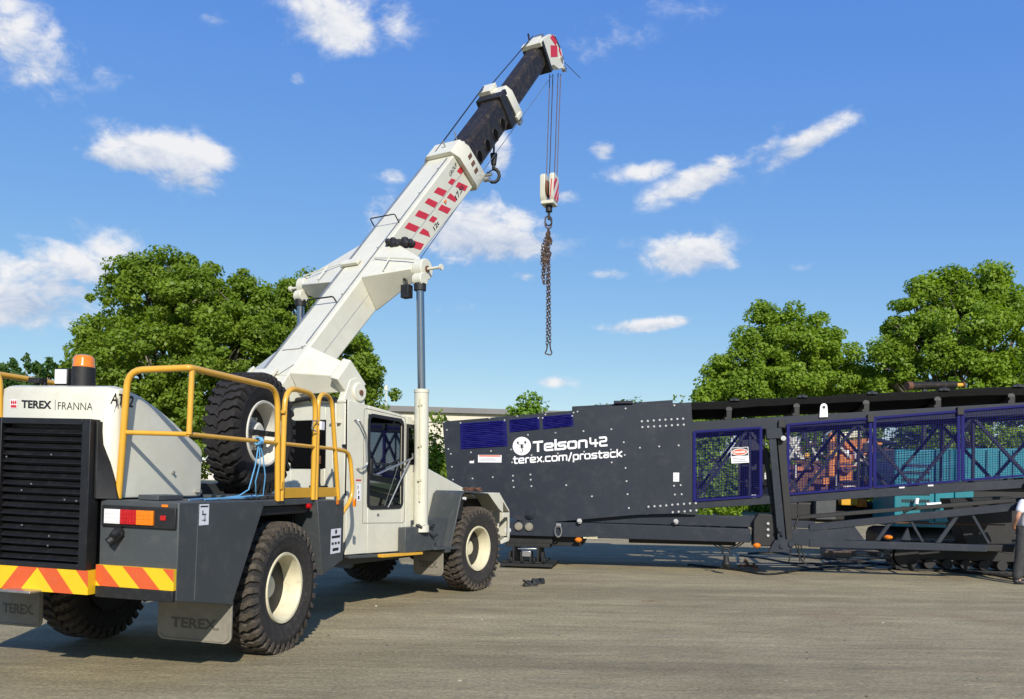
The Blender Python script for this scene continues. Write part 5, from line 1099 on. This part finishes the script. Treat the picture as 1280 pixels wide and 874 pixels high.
def broadleaf(label, base, lobes, trunk_r, m, nclump, per=38, leaf=.17, spread=.5, seed=1, name='broadleaf_tree', cat='tree', group=None, fork=2.2, shell=.5, limbs=True):
    base=V(base); t=thing(name,label,cat,base,group); rn=random.Random(seed); mb=MB()
    f=base+V((rn.uniform(-.1,.1),0,fork)); mb.tube([base,base+V((.03,0,fork*.5)),f],trunk_r*1.15,12,taper=trunk_r*.8)
    for (c,rx,ry,rz) in lobes:
        c=V(c); mid=f.lerp(c,.5)+V((rn.uniform(-.3,.3),rn.uniform(-.3,.3),rn.uniform(-.1,.3)))
        mb.tube([f-V((0,0,.2)),f.lerp(mid,.5),mid,c],trunk_r*.5,8,taper=trunk_r*.15)
        for k in range(5):
            d=V((rn.uniform(-1,1)*rx,rn.uniform(-1,1)*ry,rn.uniform(-.3,1)*rz))*.75; mb.tube([mid.lerp(c,rn.random()),c+d*.45,c+d],trunk_r*.2,5,taper=trunk_r*.05)
    mb.build('trunk',M['bark'],t,smooth=60)
    leaves_obj('crown',foliage([(tuple(c),rx,ry,rz) for c,rx,ry,rz in lobes],nclump,per,leaf,spread,seed,shell=shell),m,t); return t
def lobes_px(lst,z):
    out=[]
    for px,py,rpx,*e in lst:
        dz=e[0] if e else 0; k=(z)/F0; asp=e[1] if len(e)>1 else .85
        p=at_depth(px,py,z+dz); out.append((tuple(p),rpx*k,rpx*k*.9,rpx*k*asp))
    return out
def ground_under(px,z): p=at_depth(px,603,z); return V((p.x,z,0))
Z=30
broadleaf('big rounded green tree rising behind the engine hood of the crane',ground_under(230,Z),
  lobes_px([(190,370,58,0),(150,410,60,1),(232,385,62,-1),(285,385,52,0),(130,470,52,0),(200,460,80,-1.5),(285,450,78,-1),(335,460,60,0),(180,345,36,.5),(255,350,36,.6),(310,400,46,-.6),(115,420,30,0),(150,530,60,0),(250,530,80,-1),(340,530,60,0),(215,335,24,0),(160,345,20,0),(300,362,26,0)],Z),.22,'leaf_a',700,per=230,leaf=.115,spread=.42,seed=3,shell=.35)
broadleaf('darker green tree standing directly behind the crane boom',ground_under(410,Z+3),
  lobes_px([(360,385,38,0),(380,430,50,0),(425,455,50,-1),(440,500,50,0),(400,500,60,-1),(365,362,22,0),(345,378,20,.5),(450,450,26,0),(458,475,22,0),(400,540,60,0),(385,370,26,0)],Z+3),.2,'leaf_a',370,per=220,leaf=.115,spread=.42,seed=9,shell=.35)
Z=45
broadleaf('lower and farther left of the two green trees behind the conveyor',ground_under(985,Z),
  lobes_px([(965,415,34,0),(990,430,42,-1),(940,440,36,0),(915,465,36,0),(1020,435,36,0),(1000,470,56,-1),(950,485,56,-.5),(1045,470,44,0),(1075,490,34,0),(895,500,28,0),(960,395,18,0),(1010,408,20,0),(1040,430,22,.5),(1085,470,24,0),(960,540,60,0),(1040,540,60,0),(890,530,28,0)],Z),.25,'leaf_b',520,per=210,leaf=.15,spread=.54,seed=14,shell=.35)
broadleaf('tallest green tree on the right with pale limbs showing through its crown',ground_under(1200,Z-2),
  lobes_px([(1225,362,34,0),(1180,374,38,0),(1150,385,36,0),(1250,380,38,0),(1200,405,52,-1),(1130,415,36,0),(1160,440,50,-.5),(1245,430,54,-1),(1285,390,36,0),(1110,440,26,0),(1240,346,18,0),(1256,356,16,0),(1165,356,18,0),(1205,354,14,0),(1120,460,30,0),(1200,480,60,-1),(1280,470,60,0),(1140,365,16,0),(1120,480,36,0),(1180,530,60,0),(1270,530,60,0),(1310,430,50,0)],Z-2),.27,'leaf_b',620,per=200,leaf=.15,spread=.54,seed=22,fork=3,shell=.35)
# smaller shrubs and young trees
def shrub(label,px,py_top,wpx,z,m,seed,ncl=160,leaf=.13,spread=.35,per=34,group=None,name='shrub',cat='shrub'):
    top=at_depth(px,py_top,z).z; w=wpx*z/F0/2; b=ground_under(px,z); rn=random.Random(seed); lobes=[]
    for k in range(7): lobes.append(((b.x+rn.uniform(-.5,.5)*w,b.y+rn.uniform(-.3,.3)*w,top*(.25+.5*rn.random())),w*.6,w*.6,top*.28))
    lobes.append(((b.x,b.y,top*.78),w*.45,w*.45,top*.22)); lobes.append(((b.x,b.y,top*.4),w*.9,w*.7,top*.38))
    return broadleaf(label,b,lobes,.05,m,ncl,per=per,leaf=leaf,spread=spread,seed=seed,name=name,cat=cat,fork=top*.2,group=group)
shrub('tall dark shrub between the crane cab and the conveyor feed end',545,514,44,26,'leaf_a',31,260,leaf=.11)
shrub('bright yellow green young tree showing above the blue louvres of the conveyor',655,492,66,34,'leaf_d',32,320,leaf=.14,name='young_tree',cat='tree')
shrub('sparse bush seen past the right edge of the conveyor feed end panel',880,478,44,38,'leaf_b',33,260,leaf=.16)
shrub('low green bush seen through the first blue mesh guard',907,575,46,40,'leaf_b',36,200,leaf=.14)
for i,(px,py,w,l) in enumerate([(470,555,60,'dull green bush behind the crane cab window'),(415,560,60,'dull green bush behind the cab rear wall'),(505,545,50,'dull green bush just left of the white lift cylinder')]):
    shrub(l,px,py,w,27+i,'leaf_a',40+i,150,leaf=.13,group='bushes behind the cab')
for i in range(9):
    px=700+i*22; shrub('small distant bush peeping over the top of the conveyor hopper',px,498+3*math.sin(i*2.3)-(1 if px>760 else -2),34,85,'leaf_a',60+i,60,leaf=.35,spread=.8,per=22,group='distant bushes above the hopper')
for i in range(14):
    px=1000+i*26; shrub('dense green bush in the hedge behind the conveyor',px,528+9*math.sin(i*1.7),50,48+i%3,'leaf_b',80+i,110,leaf=.24,spread=.6,per=30,group='hedge bushes behind the conveyor')
for i in range(8):
    px=870+i*20; shrub('low weedy bush at the foot of the brick wall',px,622+3*math.sin(i*1.9),26,54,'leaf_d',120+i,40,leaf=.16,spread=.35,per=24,group='weeds at the foot of the wall')
# conifers far left
def pine(px,py_top,z,wpx,seed):
    b=ground_under(px,z); top=at_depth(px,py_top,z).z; t=thing('pine_tree','slender young pine in the distant row at the left frame edge','tree',b,'pines beyond the crane hood'); rn=random.Random(seed)
    m=MB(); m.tube([b,V((b.x,b.y,top*.98))],.14,7,taper=.02); 
    w=wpx*z/F0/2; lob=[]
    for k in range(16):
        f=.18+.8*k/16; rr=w*(1.05-f)*1.1+.15
        for j in range(4):
            a=rn.random()*2*PI; e_=V((b.x+math.cos(a)*rr*.6,b.y+math.sin(a)*rr*.6,top*f+rn.uniform(-.2,.5))); m.tube([V((b.x,b.y,top*f-.3)),e_],.03,4,taper=.01); lob.append((tuple(e_),rr*.45,rr*.45,.35))
    lob.append(((b.x,b.y,top*.96),.16,.16,.6))
    m.build('trunk',M['bark'],t); leaves_obj('crown',foliage(lob,260,20,.36,.34,seed,droop=-.6,shell=.2),'leaf_c',t)
for i,(px,py,w) in enumerate([(-14,446,30),(2,452,24),(14,443,26),(30,438,26),(45,449,22),(58,444,24),(70,455,22),(84,450,24),(98,456,26),(22,460,30),(52,462,30),(80,465,30),(0,465,30)]): pine(px,py,70+(i%4)*3,w*1.3,200+i)

# ================================================================== BUILDING, WALL
bz=62; M['render']=mat('cream_render',(.62,.56,.44),.8,var=.05,scale=.6); M['roofgrey']=mat('grey_roof_sheet',(.16,.155,.15),.6,var=.1,scale=1); 
def brick_mat():
    m=bpy.data.materials.new('brickwork'); m.use_nodes=True; N=m.node_tree.nodes; L=m.node_tree.links; b=N['Principled BSDF']; b.inputs['Roughness'].default_value=.9
    tc=N.new('ShaderNodeTexCoord'); mp=N.new('ShaderNodeMapping'); mp.inputs['Rotation'].default_value=(PI/2,0,0); br=N.new('ShaderNodeTexBrick'); br.inputs['Scale'].default_value=2.2
    br.inputs['Color1'].default_value=(.30,.12,.07,1); br.inputs['Color2'].default_value=(.38,.18,.11,1); br.inputs['Mortar'].default_value=(.4,.33,.27,1)
    L.new(tc.outputs['Object'],mp.inputs[0]); L.new(mp.outputs[0],br.inputs['Vector']); L.new(br.outputs['Color'],b.inputs['Base Color']); return m
M['brick']=brick_mat()
pl=at_depth(380,603,bz); pr=at_depth(760,603,bz+4); top=at_depth(545,508,bz+1).z
d=(V((pr.x,pr.y,0))-V((pl.x,pl.y,0))); L_=d.length; hd=math.degrees(math.atan2(d.x,d.y)); BU=Frame(pl.x,pl.y,hd)
bld=thing('industrial_building','long low cream industrial building with dark roof edge seen between the crane and the conveyor','building',BU(L_/2,-6,0))
m=MB(); m.box(BU,0,L_,-14,0,1.2,top-.45); m.build('wall',M['render'],bld)
m=MB(); m.box(BU,.0,L_,-13.9,.02,0,1.19); m.build('brick_plinth',M['brick'],bld)
m=MB(); m.side(BU,[(-.3,top-.45),(L_+.3,top-.45),(L_+.3,top-.05),(-.3,top+.0)],-14.3,.35); m.build('roof',M['roofgrey'],bld)
m=MB()
for k in range(5): 
    u=2+k*4.6; m.box(BU,u,u+1.8,.001,.05,2.4,3.8)
pass
m=MB(); m.box(BU,0,L_,.003,.04,top-1.25,top-1.15); m.build('gutter_band',M['roofgrey'],bld)
for k in range(4): m=MB(); m.cyl(BU(10.6+k*.75,-5,top-.1),BU(10.6+k*.75,-5,top+.22),.2,12,r2=.28); m.build('roof_vent',M['roofgrey'],bld)
m=MB(); c=BU(6.2,-1,top); m.cyl(c,c+V((0,0,1.6)),.05,8); m.box(Frame(c.x,c.y,90),-.12,.12,-.1,.1,top+1.3,top+1.7); m.build('roof_mast',M['white'],bld)
w0=ground_under(770,58); w1=ground_under(1600,60); d=w1-w0; WU=Frame(w0.x,w0.y,math.degrees(math.atan2(d.x,d.y)))
wt=thing('boundary_wall','reddish brick boundary wall seen through the conveyor frame','wall',WU(d.length/2,0,0))
m=MB(); m.box(WU,0,d.length,-.2,0,0,2.2); m.build('wall_panel',M['brick'],wt); m=MB(); m.box(WU,0,d.length,-.25,.05,2.201,2.3); m.build('coping',M['render'],wt)
for k in range(12): m=MB(); u=k*4; m.box(WU,u,u+.4,.001,.14,0,2.2); m.build('pier',M['brick'],wt)
w0=ground_under(440,40); w1=ground_under(600,40); d=w1-w0; WU=Frame(w0.x,w0.y,math.degrees(math.atan2(d.x,d.y))); hh=at_depth(545,570,40).z
wt=thing('timber_fence','short reddish brown timber fence behind the shrub between crane and conveyor','fence',WU(d.length/2,0,0))
for k in range(int(d.length/.16)): m=MB(); m.box(WU,k*.16,k*.16+.14,-.02,0,0.05,hh+.03*math.sin(k*1.9)); m.build('picket',M['brick'] if False else M['wood'],wt) if k<90 else None
m=MB(); m.box(WU,0,d.length,-.06,-.021,.5,.6); m.box(WU,0,d.length,-.06,-.021,hh-.6,hh-.5); m.build('fence_rail',M['wood'],wt)

# ================================================================== MACHINES BEHIND THE CONVEYOR
# teal screening plant
z=21.5; tl=at_depth(1118,603,z); TE=Frame(tl.x,tl.y,97); tpx=lambda px,py,w=0: TE.pick(px,py,w)
pp=thing('screening_plant','teal tracked screening plant standing behind the right end of the conveyor','machine',TE(2,-1,0))
def S(name,mb,m,**k): return mb.build(name,M[m],pp,**k)
a=tpx(1119,562); b=tpx(1183,640); m=MB(); m.box(TE,a[0],b[0],-1.8,0,.75,a[1]); S('engine_housing',m,'teal2' if False else 'teal',bevel=.02)
M['tealdark']=mat('dark_teal_paint',(.0,.10,.125),.5,var=.1)
a1=tpx(1128,575); b1=tpx(1163,612)
m=MB()
for i in range(10):
    for j in range(9):
        u=a1[0]+(b1[0]-a1[0])*i/10; h=.85+(a1[1]-.85)*j/9; m.box(TE,u,u+.05,.002,.02,h,h+.075)
for q_ in range(9):
    z_=MB(); [z_.box(TE,a1[0]+(b1[0]-a1[0])*i/10,a1[0]+(b1[0]-a1[0])*i/10+.05,.002,.02,.85+(a1[1]-.85)*q_/9,.85+(a1[1]-.85)*q_/9+.075) for i in range(10)]; z_.pieces('ventilation_slot',M['ink'],pp)
a=tpx(1169,561); b=tpx(1216,628); m=MB(); m.box(TE,a[0],(a[0]+b[0])/2-.01,-1.8,.05,.9,a[1]); m.box(TE,(a[0]+b[0])/2+.01,b[0],-1.8,.05,.9,a[1]); S('service_door',m,'teal',bevel=.015)
m=MB(); m.cyl(TE((a[0]*.3+b[0]*.7),.05,1.25),TE((a[0]*.3+b[0]*.7),.09,1.25),.035,10); S('door_latch',m,'ink')
c=tpx(1216,560); d2=tpx(1360,588); m=MB(); m.box(TE,c[0]+.02,d2[0],-1.8,-.1,1.85,c[1]); S('screen_box',m,'teal',bevel=.02)
m=MB(); m.box(TE,c[0]+.02,d2[0],-1.8,-.3,1.55,1.84); m.box(TE,c[0],d2[0],-1.8,-.2,.45,1.5); S('lower_frame',m,'black',bevel=.02)
m=MB()
for k in range(9): u=a[0]+k*.33; m.box(TE,u,u+.04,-.09 if u>b[0] else .051,-.06 if u>b[0] else .075,1.9 if u>b[0] else 1.75,c[1]-.05)
m.pieces('stiffening_rib',M['tealdark'],pp)
m=MB(); m.box(TE,-.2,5,-1.9,-.4,.08,.7); S('crawler_track',m,'black',bevel=.2)
m=MB(); e=tpx(1142,625); m.tube([TE(e[0],.2,e[1]-.1),TE(e[0]+.02,.2,e[1]+.05)],.05,8); m.tube([TE(e[0]+.25,.2,e[1]-.13),TE(e[0]+.7,.2,e[1]-.1)],.06,8); m.pieces('white_pipe',M['letter'],pp)
# orange crusher
z=23.5; tl=at_depth(1000,603,z); OR=Frame(tl.x,tl.y,93); opx=lambda px,py,w=0: OR.pick(px,py,w)
oc=thing('crushing_machine','orange and white crushing machine half hidden behind the mesh guards','machine',OR(1.5,-1,0))
def O(name,mb,m,**k): return mb.build(name,M[m],oc,**k)
def orect(x0,y0,x1,y1,w0,w1,name,mt,bevel=.02):
    a=opx(x0,y0); b=opx(x1,y1); m=MB(); m.box(OR,a[0],b[0],w0,w1,max(b[1],.0),a[1]); return O(name,m,mt,bevel=bevel)
orect(1037,541,1044,596,-.2,0,'post','orangepaint'); orect(1037,560,1045,566,.002,.02,'white_band','letter',.004)
a=[opx(*q) for q in ((1049,541),(1076,538),(1078,546),(1052,549))]; m=MB(); m.side(OR,a,-.4,0); O('top_guard',m,'rim',bevel=.02)
a=[opx(*q) for q in ((1054,551),(1090,547),(1084,575),(1060,560))]; m=MB(); m.side(OR,a,-1.2,-.1); O('hopper',m,'orangepaint',bevel=.02)
orect(1048,568,1066,602,-.8,0,'motor_housing','orangepaint'); m=MB(); c=opx(1056,585); m.cyl(OR(c[0],0,c[1]),OR(c[0],.15,c[1]),.16,18); m.cyl(OR(c[0],.15,c[1]),OR(c[0],.2,c[1]),.06,12); O('flywheel',m,'rust',bevel=.01)
orect(1068,560,1072,576,-.1,.05,'white_strut','letter',.005); orect(1058,563,1061,572,-.1,.05,'white_strut','letter',.005)
orect(985,580,1035,626,-1.5,-.2,'lower_body','rust'); orect(1036,603,1110,622,-1.6,-.5,'belly_frame','rust'); orect(985,626,1120,655,-1.5,-.3,'crawler_track','black',.1)
orect(1052,622,1073,632,-.3,.0,'yellow_guard','yellow'); orect(1074,624,1084,634,-.3,.0,'orange_guard','orangepaint'); orect(1020,624,1045,650,-.4,0,'grey_box','grey')
orect(1108,590,1117,602,-.3,.1,'yellow_lamp_box','yellow'); orect(1109,625,1118,640,-.3,.1,'cream_box','rim')
m=MB(); 
for q0,q1 in (((985,545),(1000,570)),((1000,548),(985,575)),((1012,552),(1022,580)),((1085,552),(1066,585)),((1046,556),(1062,572))):
    a=opx(*q0); b=opx(*q1); m.tube([OR(a[0],.06,a[1]),OR(b[0],.06,b[1])],.04,6)
m.pieces('pipe_brace',M['sparerim'],oc)
rc=random.Random(17)
for i in range(42):
    x=rc.uniform(988,1112); y=rc.uniform(545,615); a=opx(x,y); L_=rc.uniform(.15,.8); t_=rc.choice([0,PI/2,rc.uniform(-1,1)]); m=MB(); w_=rc.uniform(0,.25)
    m.tube([OR(a[0],w_,a[1]),OR(a[0]+L_*math.cos(t_),w_,a[1]+L_*math.sin(t_)*.7)],rc.uniform(.015,.05),6); O('pipe' if i%3 else 'bracket_arm',m,rc.choice(['rust','orangepaint','black','dark','sparerim','rust','black']))
for i in range(16):
    x=rc.uniform(990,1110); y=rc.uniform(550,610); a=opx(x,y); m=MB(); s1=rc.uniform(.05,.22); s2_=rc.uniform(.05,.3); w_=rc.uniform(.02,.2); m.box(OR,a[0],a[0]+s1,w_,w_+.1,a[1],a[1]+s2_); O('cover_plate',m,rc.choice(['orangepaint','rust','dark','yellow','black','rim']),bevel=.01)
m=MB(); a=[opx(*q) for q in ((985,548),(1000,545),(1008,575),(987,572))]; m.side(OR,a,-1,-.1); O('white_hopper',m,'sparerim',bevel=.03)
# dark tank with reflector lying beyond the belt
a=at_depth(1138,482,22); fr=Frame(a.x,a.y,93); r=thing('exhaust_silencer','dark ribbed cylinder with a yellow end showing above the conveyor belt','silencer',(a.x,a.y,a.z-.1))
p0=at_depth(1139,482.5,22); p1=at_depth(1194,481.5,22.2); m=MB(); d=(p1-p0); m.cyl(p0,p1,.105,20)
for k in range(22): m.cyl(p0+d*(k/22+.01),p0+d*(k/22+.025),.112,20)
m.build('cylinder',M['boomblack'],r); m=MB(); m.cyl(p1,p1+d*.16,.055,14); m.build('yellow_end',M['yellow'],r); m=MB(); m.cyl(p1+d*.161,p1+d*.2,.09,14); m.cyl(p0-d*.1,p0,.12,14); m.pieces('end_cap',M['rust'],r)
m=MB(); q=p0+d*.3; m.box(Frame(q.x,q.y,93),-.05,.05,-.05,.05,0,q.z-.1); m.box(Frame(q.x+.5,q.y,93),-.05,.05,-.05,.05,0,q.z-.1); m.pieces('support_post',M['black'],r)

# ================================================================== PERSON
def skin(name, verts, edges, radii, m, parent, sub=2, root=0):
    me=bpy.data.meshes.new(name); off=parent.location; me.from_pydata([tuple(V(v)-off) for v in verts],edges,[]); me.materials.append(M[m])
    o=bpy.data.objects.new(name,me); COL.objects.link(o); o.parent=parent; md=o.modifiers.new('skin','SKIN'); md.use_smooth_shade=True
    for i,r in enumerate(radii):
        sv=me.skin_vertices[0].data[i]; sv.radius=(r,r) if not isinstance(r,tuple) else r; sv.use_root=(i==root)
    s=o.modifiers.new('sub','SUBSURF'); s.levels=sub; s.render_levels=sub; return o
gp=on_ground(1268,730); pz=gp.y; per=thing('person','person in a white T-shirt and dark grey work trousers, cut by the right frame edge','person',(gp.x+.1,pz,0))
def pw(x,y,h): return V((gp.x+x*1.06, pz+y, h*1.06))     # x right, y away
# standing, body facing right and away, left arm bent with the hand at the belt
hipc=(.20,.02,.98)
pv=[pw(.20,.03,1.0),pw(.21,.03,1.2),pw(.23,.02,1.42),pw(.25,.01,1.53),pw(.26,.0,1.60),pw(.27,-.01,1.70),pw(.27,-.01,1.78),
    pw(.07,-.10,1.46),pw(-.05,-.15,1.20),pw(-.02,.02,1.03),pw(.05,.07,.97),
    pw(.40,.14,1.46),pw(.46,.18,1.18),pw(.45,.10,.94),pw(.44,.08,.86),
    pw(.11,-.05,.95),pw(.06,-.06,.52),pw(.02,-.02,.10),pw(.09,-.06,.04),
    pw(.29,.10,.95),pw(.25,.16,.52),pw(.18,.22,.10),pw(.25,.18,.04)]
ed=[(0,1),(1,2),(2,3),(3,4),(4,5),(5,6),(2,7),(7,8),(8,9),(9,10),(2,11),(11,12),(12,13),(13,14),(0,15),(15,16),(16,17),(17,18),(0,19),(19,20),(20,21),(21,22)]
rd=[(.07,.06),.08,.09,.06,.055,.09,.075,.06,.043,.032,.035,.06,.043,.032,.035,.055,.045,.04,.035,.055,.045,.04,.035]
skin('body',pv,ed,rd,'skin',per)
sv=[pw(.20,.03,.93),pw(.21,.03,1.2),pw(.23,.02,1.42),pw(.245,.01,1.50),pw(.07,-.10,1.46),pw(-.02,-.135,1.27),pw(.40,.14,1.46),pw(.45,.17,1.27)]
skin('t_shirt',sv,[(0,1),(1,2),(2,3),(2,4),(4,5),(2,6),(6,7)],[(.165,.14),(.155,.135),(.165,.135),.075,.085,.075,.085,.075],'shirt',per)
tv=[pw(.20,.03,1.06),pw(.11,-.05,.93),pw(.07,-.07,.68),pw(.055,-.06,.50),pw(.03,-.04,.28),pw(.02,-.02,.07),pw(.29,.10,.93),pw(.28,.13,.68),pw(.25,.16,.50),pw(.21,.20,.28),pw(.19,.21,.07)]
skin('trousers',tv,[(0,1),(1,2),(2,3),(3,4),(4,5),(0,6),(6,7),(7,8),(8,9),(9,10)],[(.14,.12),.115,.105,.09,.083,.085,.115,.105,.09,.083,.085],'trouser',per)
for x,y in ((.02,-.03),(.19,.19)):
    m=MB(); c=pw(x,y,0); m.ball(c+V((.0,0,.055)),.065,12,1.0,.95,.8); m.ball(c+V((.10,-.03,.04)),.06,12,1.7,.85,.65); m.ball(c+V((.07,-.03,.014)),.07,12,2.0,.85,.2); m.build('boot',M['shoe'],per,smooth=60)
hc_=pw(.27,-.01,1.74); m=MB(); m.ball(hc_+V((-.01,.01,.03)),.105,14,.95,1.05,1.05); m.build('hair',M['hair'],per,smooth=60)
m=MB(); 
for k in range(4):
    m.tube([pw(.05,.07+.0,.985-k*.02),pw(.09,.10,.975-k*.022),pw(.125,.09,.965-k*.022)],.0095,6,taper=.007)
m.tube([pw(.04,.06,1.0),pw(.08,.05,1.02),pw(.11,.06,1.015)],.010,6,taper=.008); m.pieces('finger',M['skin'],per,smooth=60)
m=MB(); m.tube([pw(.20,.03,.0)+V((.155*math.cos(t),.13*math.sin(t),.965)) for t in [i*PI/12 for i in range(24)]],.018,6,closed=True); m.build('belt',M['black'],per)

# ================================================================== SKY
w=bpy.data.worlds.new('World'); bpy.context.scene.world=w; w.use_nodes=True; N=w.node_tree.nodes; L=w.node_tree.links; N.clear()
SUN=V((.31,-1.61,1.0)).normalized(); EL=math.asin(SUN.z)
sky=N.new('ShaderNodeTexSky'); sky.sky_type='NISHITA'; sky.sun_disc=False; sky.sun_elevation=EL; sky.sun_rotation=math.atan2(SUN.x,SUN.y); sky.air_density=1.0; sky.dust_density=.25; sky.ozone_density=1.6; sky.altitude=1200
out=N.new('ShaderNodeOutputWorld'); bg=N.new('ShaderNodeBackground'); bg.inputs[1].default_value=SKY_S; 
sp_=N.new('ShaderNodeSeparateColor'); cm_=N.new('ShaderNodeCombineColor'); L.new(sky.outputs[0],sp_.inputs[0])
for ch,(gain,ex) in enumerate(((.60,.95),(1.08,.68),(3.3,.19))):
    p_=N.new('ShaderNodeMath'); p_.operation='POWER'; L.new(sp_.outputs[ch],p_.inputs[0]); p_.inputs[1].default_value=ex
    q_=N.new('ShaderNodeMath'); q_.operation='MULTIPLY'; L.new(p_.outputs[0],q_.inputs[0]); q_.inputs[1].default_value=gain; L.new(q_.outputs[0],cm_.inputs[ch])
L.new(cm_.outputs[0],bg.inputs[0])
tc=N.new('ShaderNodeTexCoord'); sep=N.new('ShaderNodeSeparateXYZ'); L.new(tc.outputs['Generated'],sep.inputs[0])
def MA(op,a,b=None,c=None,clamp=False):
    n=N.new('ShaderNodeMath'); n.operation=op; n.use_clamp=clamp
    for i,v in enumerate((a,b,c)):
        if v is None: continue
        if isinstance(v,(int,float)): n.inputs[i].default_value=v
        else: L.new(v,n.inputs[i])
    return n.outputs[0]
az=MA('ARCTAN2',sep.outputs['X'],sep.outputs['Y']); el=MA('ARCSINE',sep.outputs['Z'])
def noise(sc,det,r,vec=None,dist=0):
    n=N.new('ShaderNodeTexNoise'); n.inputs['Scale'].default_value=sc; n.inputs['Detail'].default_value=det; n.inputs['Roughness'].default_value=r; n.inputs['Distortion'].default_value=dist; L.new(vec or tc.outputs['Generated'],n.inputs['Vector']); return n.outputs['Fac']
mpn=N.new('ShaderNodeMapping'); mpn.inputs['Scale'].default_value=(1,1,1.7); L.new(tc.outputs['Generated'],mpn.inputs[0])
nb=noise(9,9,.62,mpn.outputs[0],.3); nf=noise(30,10,.62,mpn.outputs[0],.4)
def angles(px,py): r=ray(px,py).normalized(); return math.atan2(r.x,r.y),math.asin(r.z)
total=None; shade=None
CL=[(28,55,66,46,.62,8),(45,78,50,26,.55,5),(200,190,66,24,1.0,0),(150,200,50,13,.8,2),(255,198,36,26,.75,0),(235,222,56,17,.62,4),(185,178,24,14,.7,0),(415,22,60,36,.62,10),(490,22,34,30,.38,20),(370,101,12,9,.5,0),
    (70,345,110,42,.85,-8),(140,318,60,24,.7,-10),(20,372,90,34,.75,0),(600,285,80,42,1.0,0),(640,300,50,26,.8,0),(495,275,66,34,.42,0),(468,268,24,16,.4,0),
    (875,222,66,20,.85,-20),(820,245,34,12,.45,-28),(1010,175,54,17,.88,-18),(950,190,40,16,.6,-15),(985,155,38,12,.3,-20),(862,318,56,26,.98,0),(905,328,36,14,.5,0),(812,406,54,9,.85,-5),(752,185,20,14,.65,0),(815,212,38,13,.6,-5),(765,220,30,14,.3,0),
    (997,333,22,9,.5,0),(757,343,24,8,.45,0),(625,190,15,26,.7,0),(655,346,30,10,.42,0),(690,478,30,8,.45,0),(490,221,24,9,.42,0),(705,246,26,12,.45,0),(860,10,60,26,.16,0),(760,45,90,30,.22,-15),(130,90,60,24,.25,0),(260,20,24,10,.3,0),(560,385,80,16,.25,0)]
for (px,py,rx,ry,amp,tilt) in CL:
    a0,e0=angles(px,py); sx=rx/F0*math.cos(a0)**1; sy=ry/F0*.95; t=math.radians(tilt)
    dx=MA('SUBTRACT',az,a0); dy=MA('SUBTRACT',el,e0)
    # tilt follows picture sense: positive = falls to the right
    u=MA('MULTIPLY_ADD',dx,math.cos(t)/sx,MA('MULTIPLY',dy,-math.sin(t)/sx)); v=MA('MULTIPLY_ADD',dx,math.sin(t)/sy,MA('MULTIPLY',dy,math.cos(t)/sy))
    r2=MA('ADD',MA('MULTIPLY',u,u),MA('MULTIPLY',v,v)); g=MA('MULTIPLY',MA('EXPONENT',MA('MULTIPLY',r2,-1.0)),amp*1.25)
    total=g if total is None else MA('MAXIMUM',total,g)
    if amp>=.6:
        sh=MA('MULTIPLY',g,MA('MULTIPLY_ADD',v,.42,0.0)); shade=sh if shade is None else MA('ADD',shade,sh)
dens=MA('ADD',total,MA('MULTIPLY_ADD',nb,1.9,-1.12)); dens=MA('ADD',dens,MA('MULTIPLY_ADD',nf,1.15,-.60))
# broken cloud outside the view too
mr=N.new('ShaderNodeMapRange'); mr.interpolation_type='SMOOTHSTEP'; mr.inputs['From Min'].default_value=.05; mr.inputs['From Max'].default_value=.72; L.new(dens,mr.inputs['Value'])
fac=MA('MULTIPLY',mr.outputs[0],MA('MINIMUM',MA('MULTIPLY',total,2.2),.96))
cb=N.new('ShaderNodeBackground'); sm=N.new('ShaderNodeMapRange'); sm.inputs['From Min'].default_value=-.35; sm.inputs['From Max'].default_value=.25; L.new(MA('ADD',shade,MA('ADD',MA('MULTIPLY_ADD',nf,1.3,-.65),MA('MULTIPLY_ADD',nb,.9,-.42))),sm.inputs['Value'])
cr=N.new('ShaderNodeValToRGB'); cr.color_ramp.elements[0].color=(.33,.40,.53,1); cr.color_ramp.elements[1].color=(.66,.66,.67,1); L.new(sm.outputs[0],cr.inputs[0]); L.new(cr.outputs[0],cb.inputs[0]); cb.inputs[1].default_value=CLOUD_S
mx=N.new('ShaderNodeMixShader'); L.new(fac,mx.inputs[0]); L.new(bg.outputs[0],mx.inputs[1]); L.new(cb.outputs[0],mx.inputs[2]); L.new(mx.outputs[0],out.inputs[0])

sl_=bpy.data.lights.new('sun','SUN'); sl_.energy=SUN_S; sl_.angle=math.radians(.6); sl_.color=(1,.94,.85); so=bpy.data.objects.new('sun',sl_); COL.objects.link(so); so.rotation_euler=(-SUN).to_track_quat('-Z','Y').to_euler()
# ================================================================== CAMERA
cd=bpy.data.cameras.new('camera'); cd.sensor_width=36; cd.lens=36*F0/1280; cd.shift_y=(CY-437)/1280; cd.clip_end=2000; cd.clip_start=.1
cam=bpy.data.objects.new('camera',cd); COL.objects.link(cam); cam.matrix_world=Matrix.Translation((0,0,EYE))@Matrix.Rotation(PI/2,4,'X')@Matrix.Rotation(ROLL,4,'Z'); bpy.context.scene.camera=cam
sc=bpy.context.scene; sc.view_settings.view_transform='Standard'; sc.view_settings.look='None'; sc.view_settings.exposure=EXPO; sc.view_settings.gamma=1
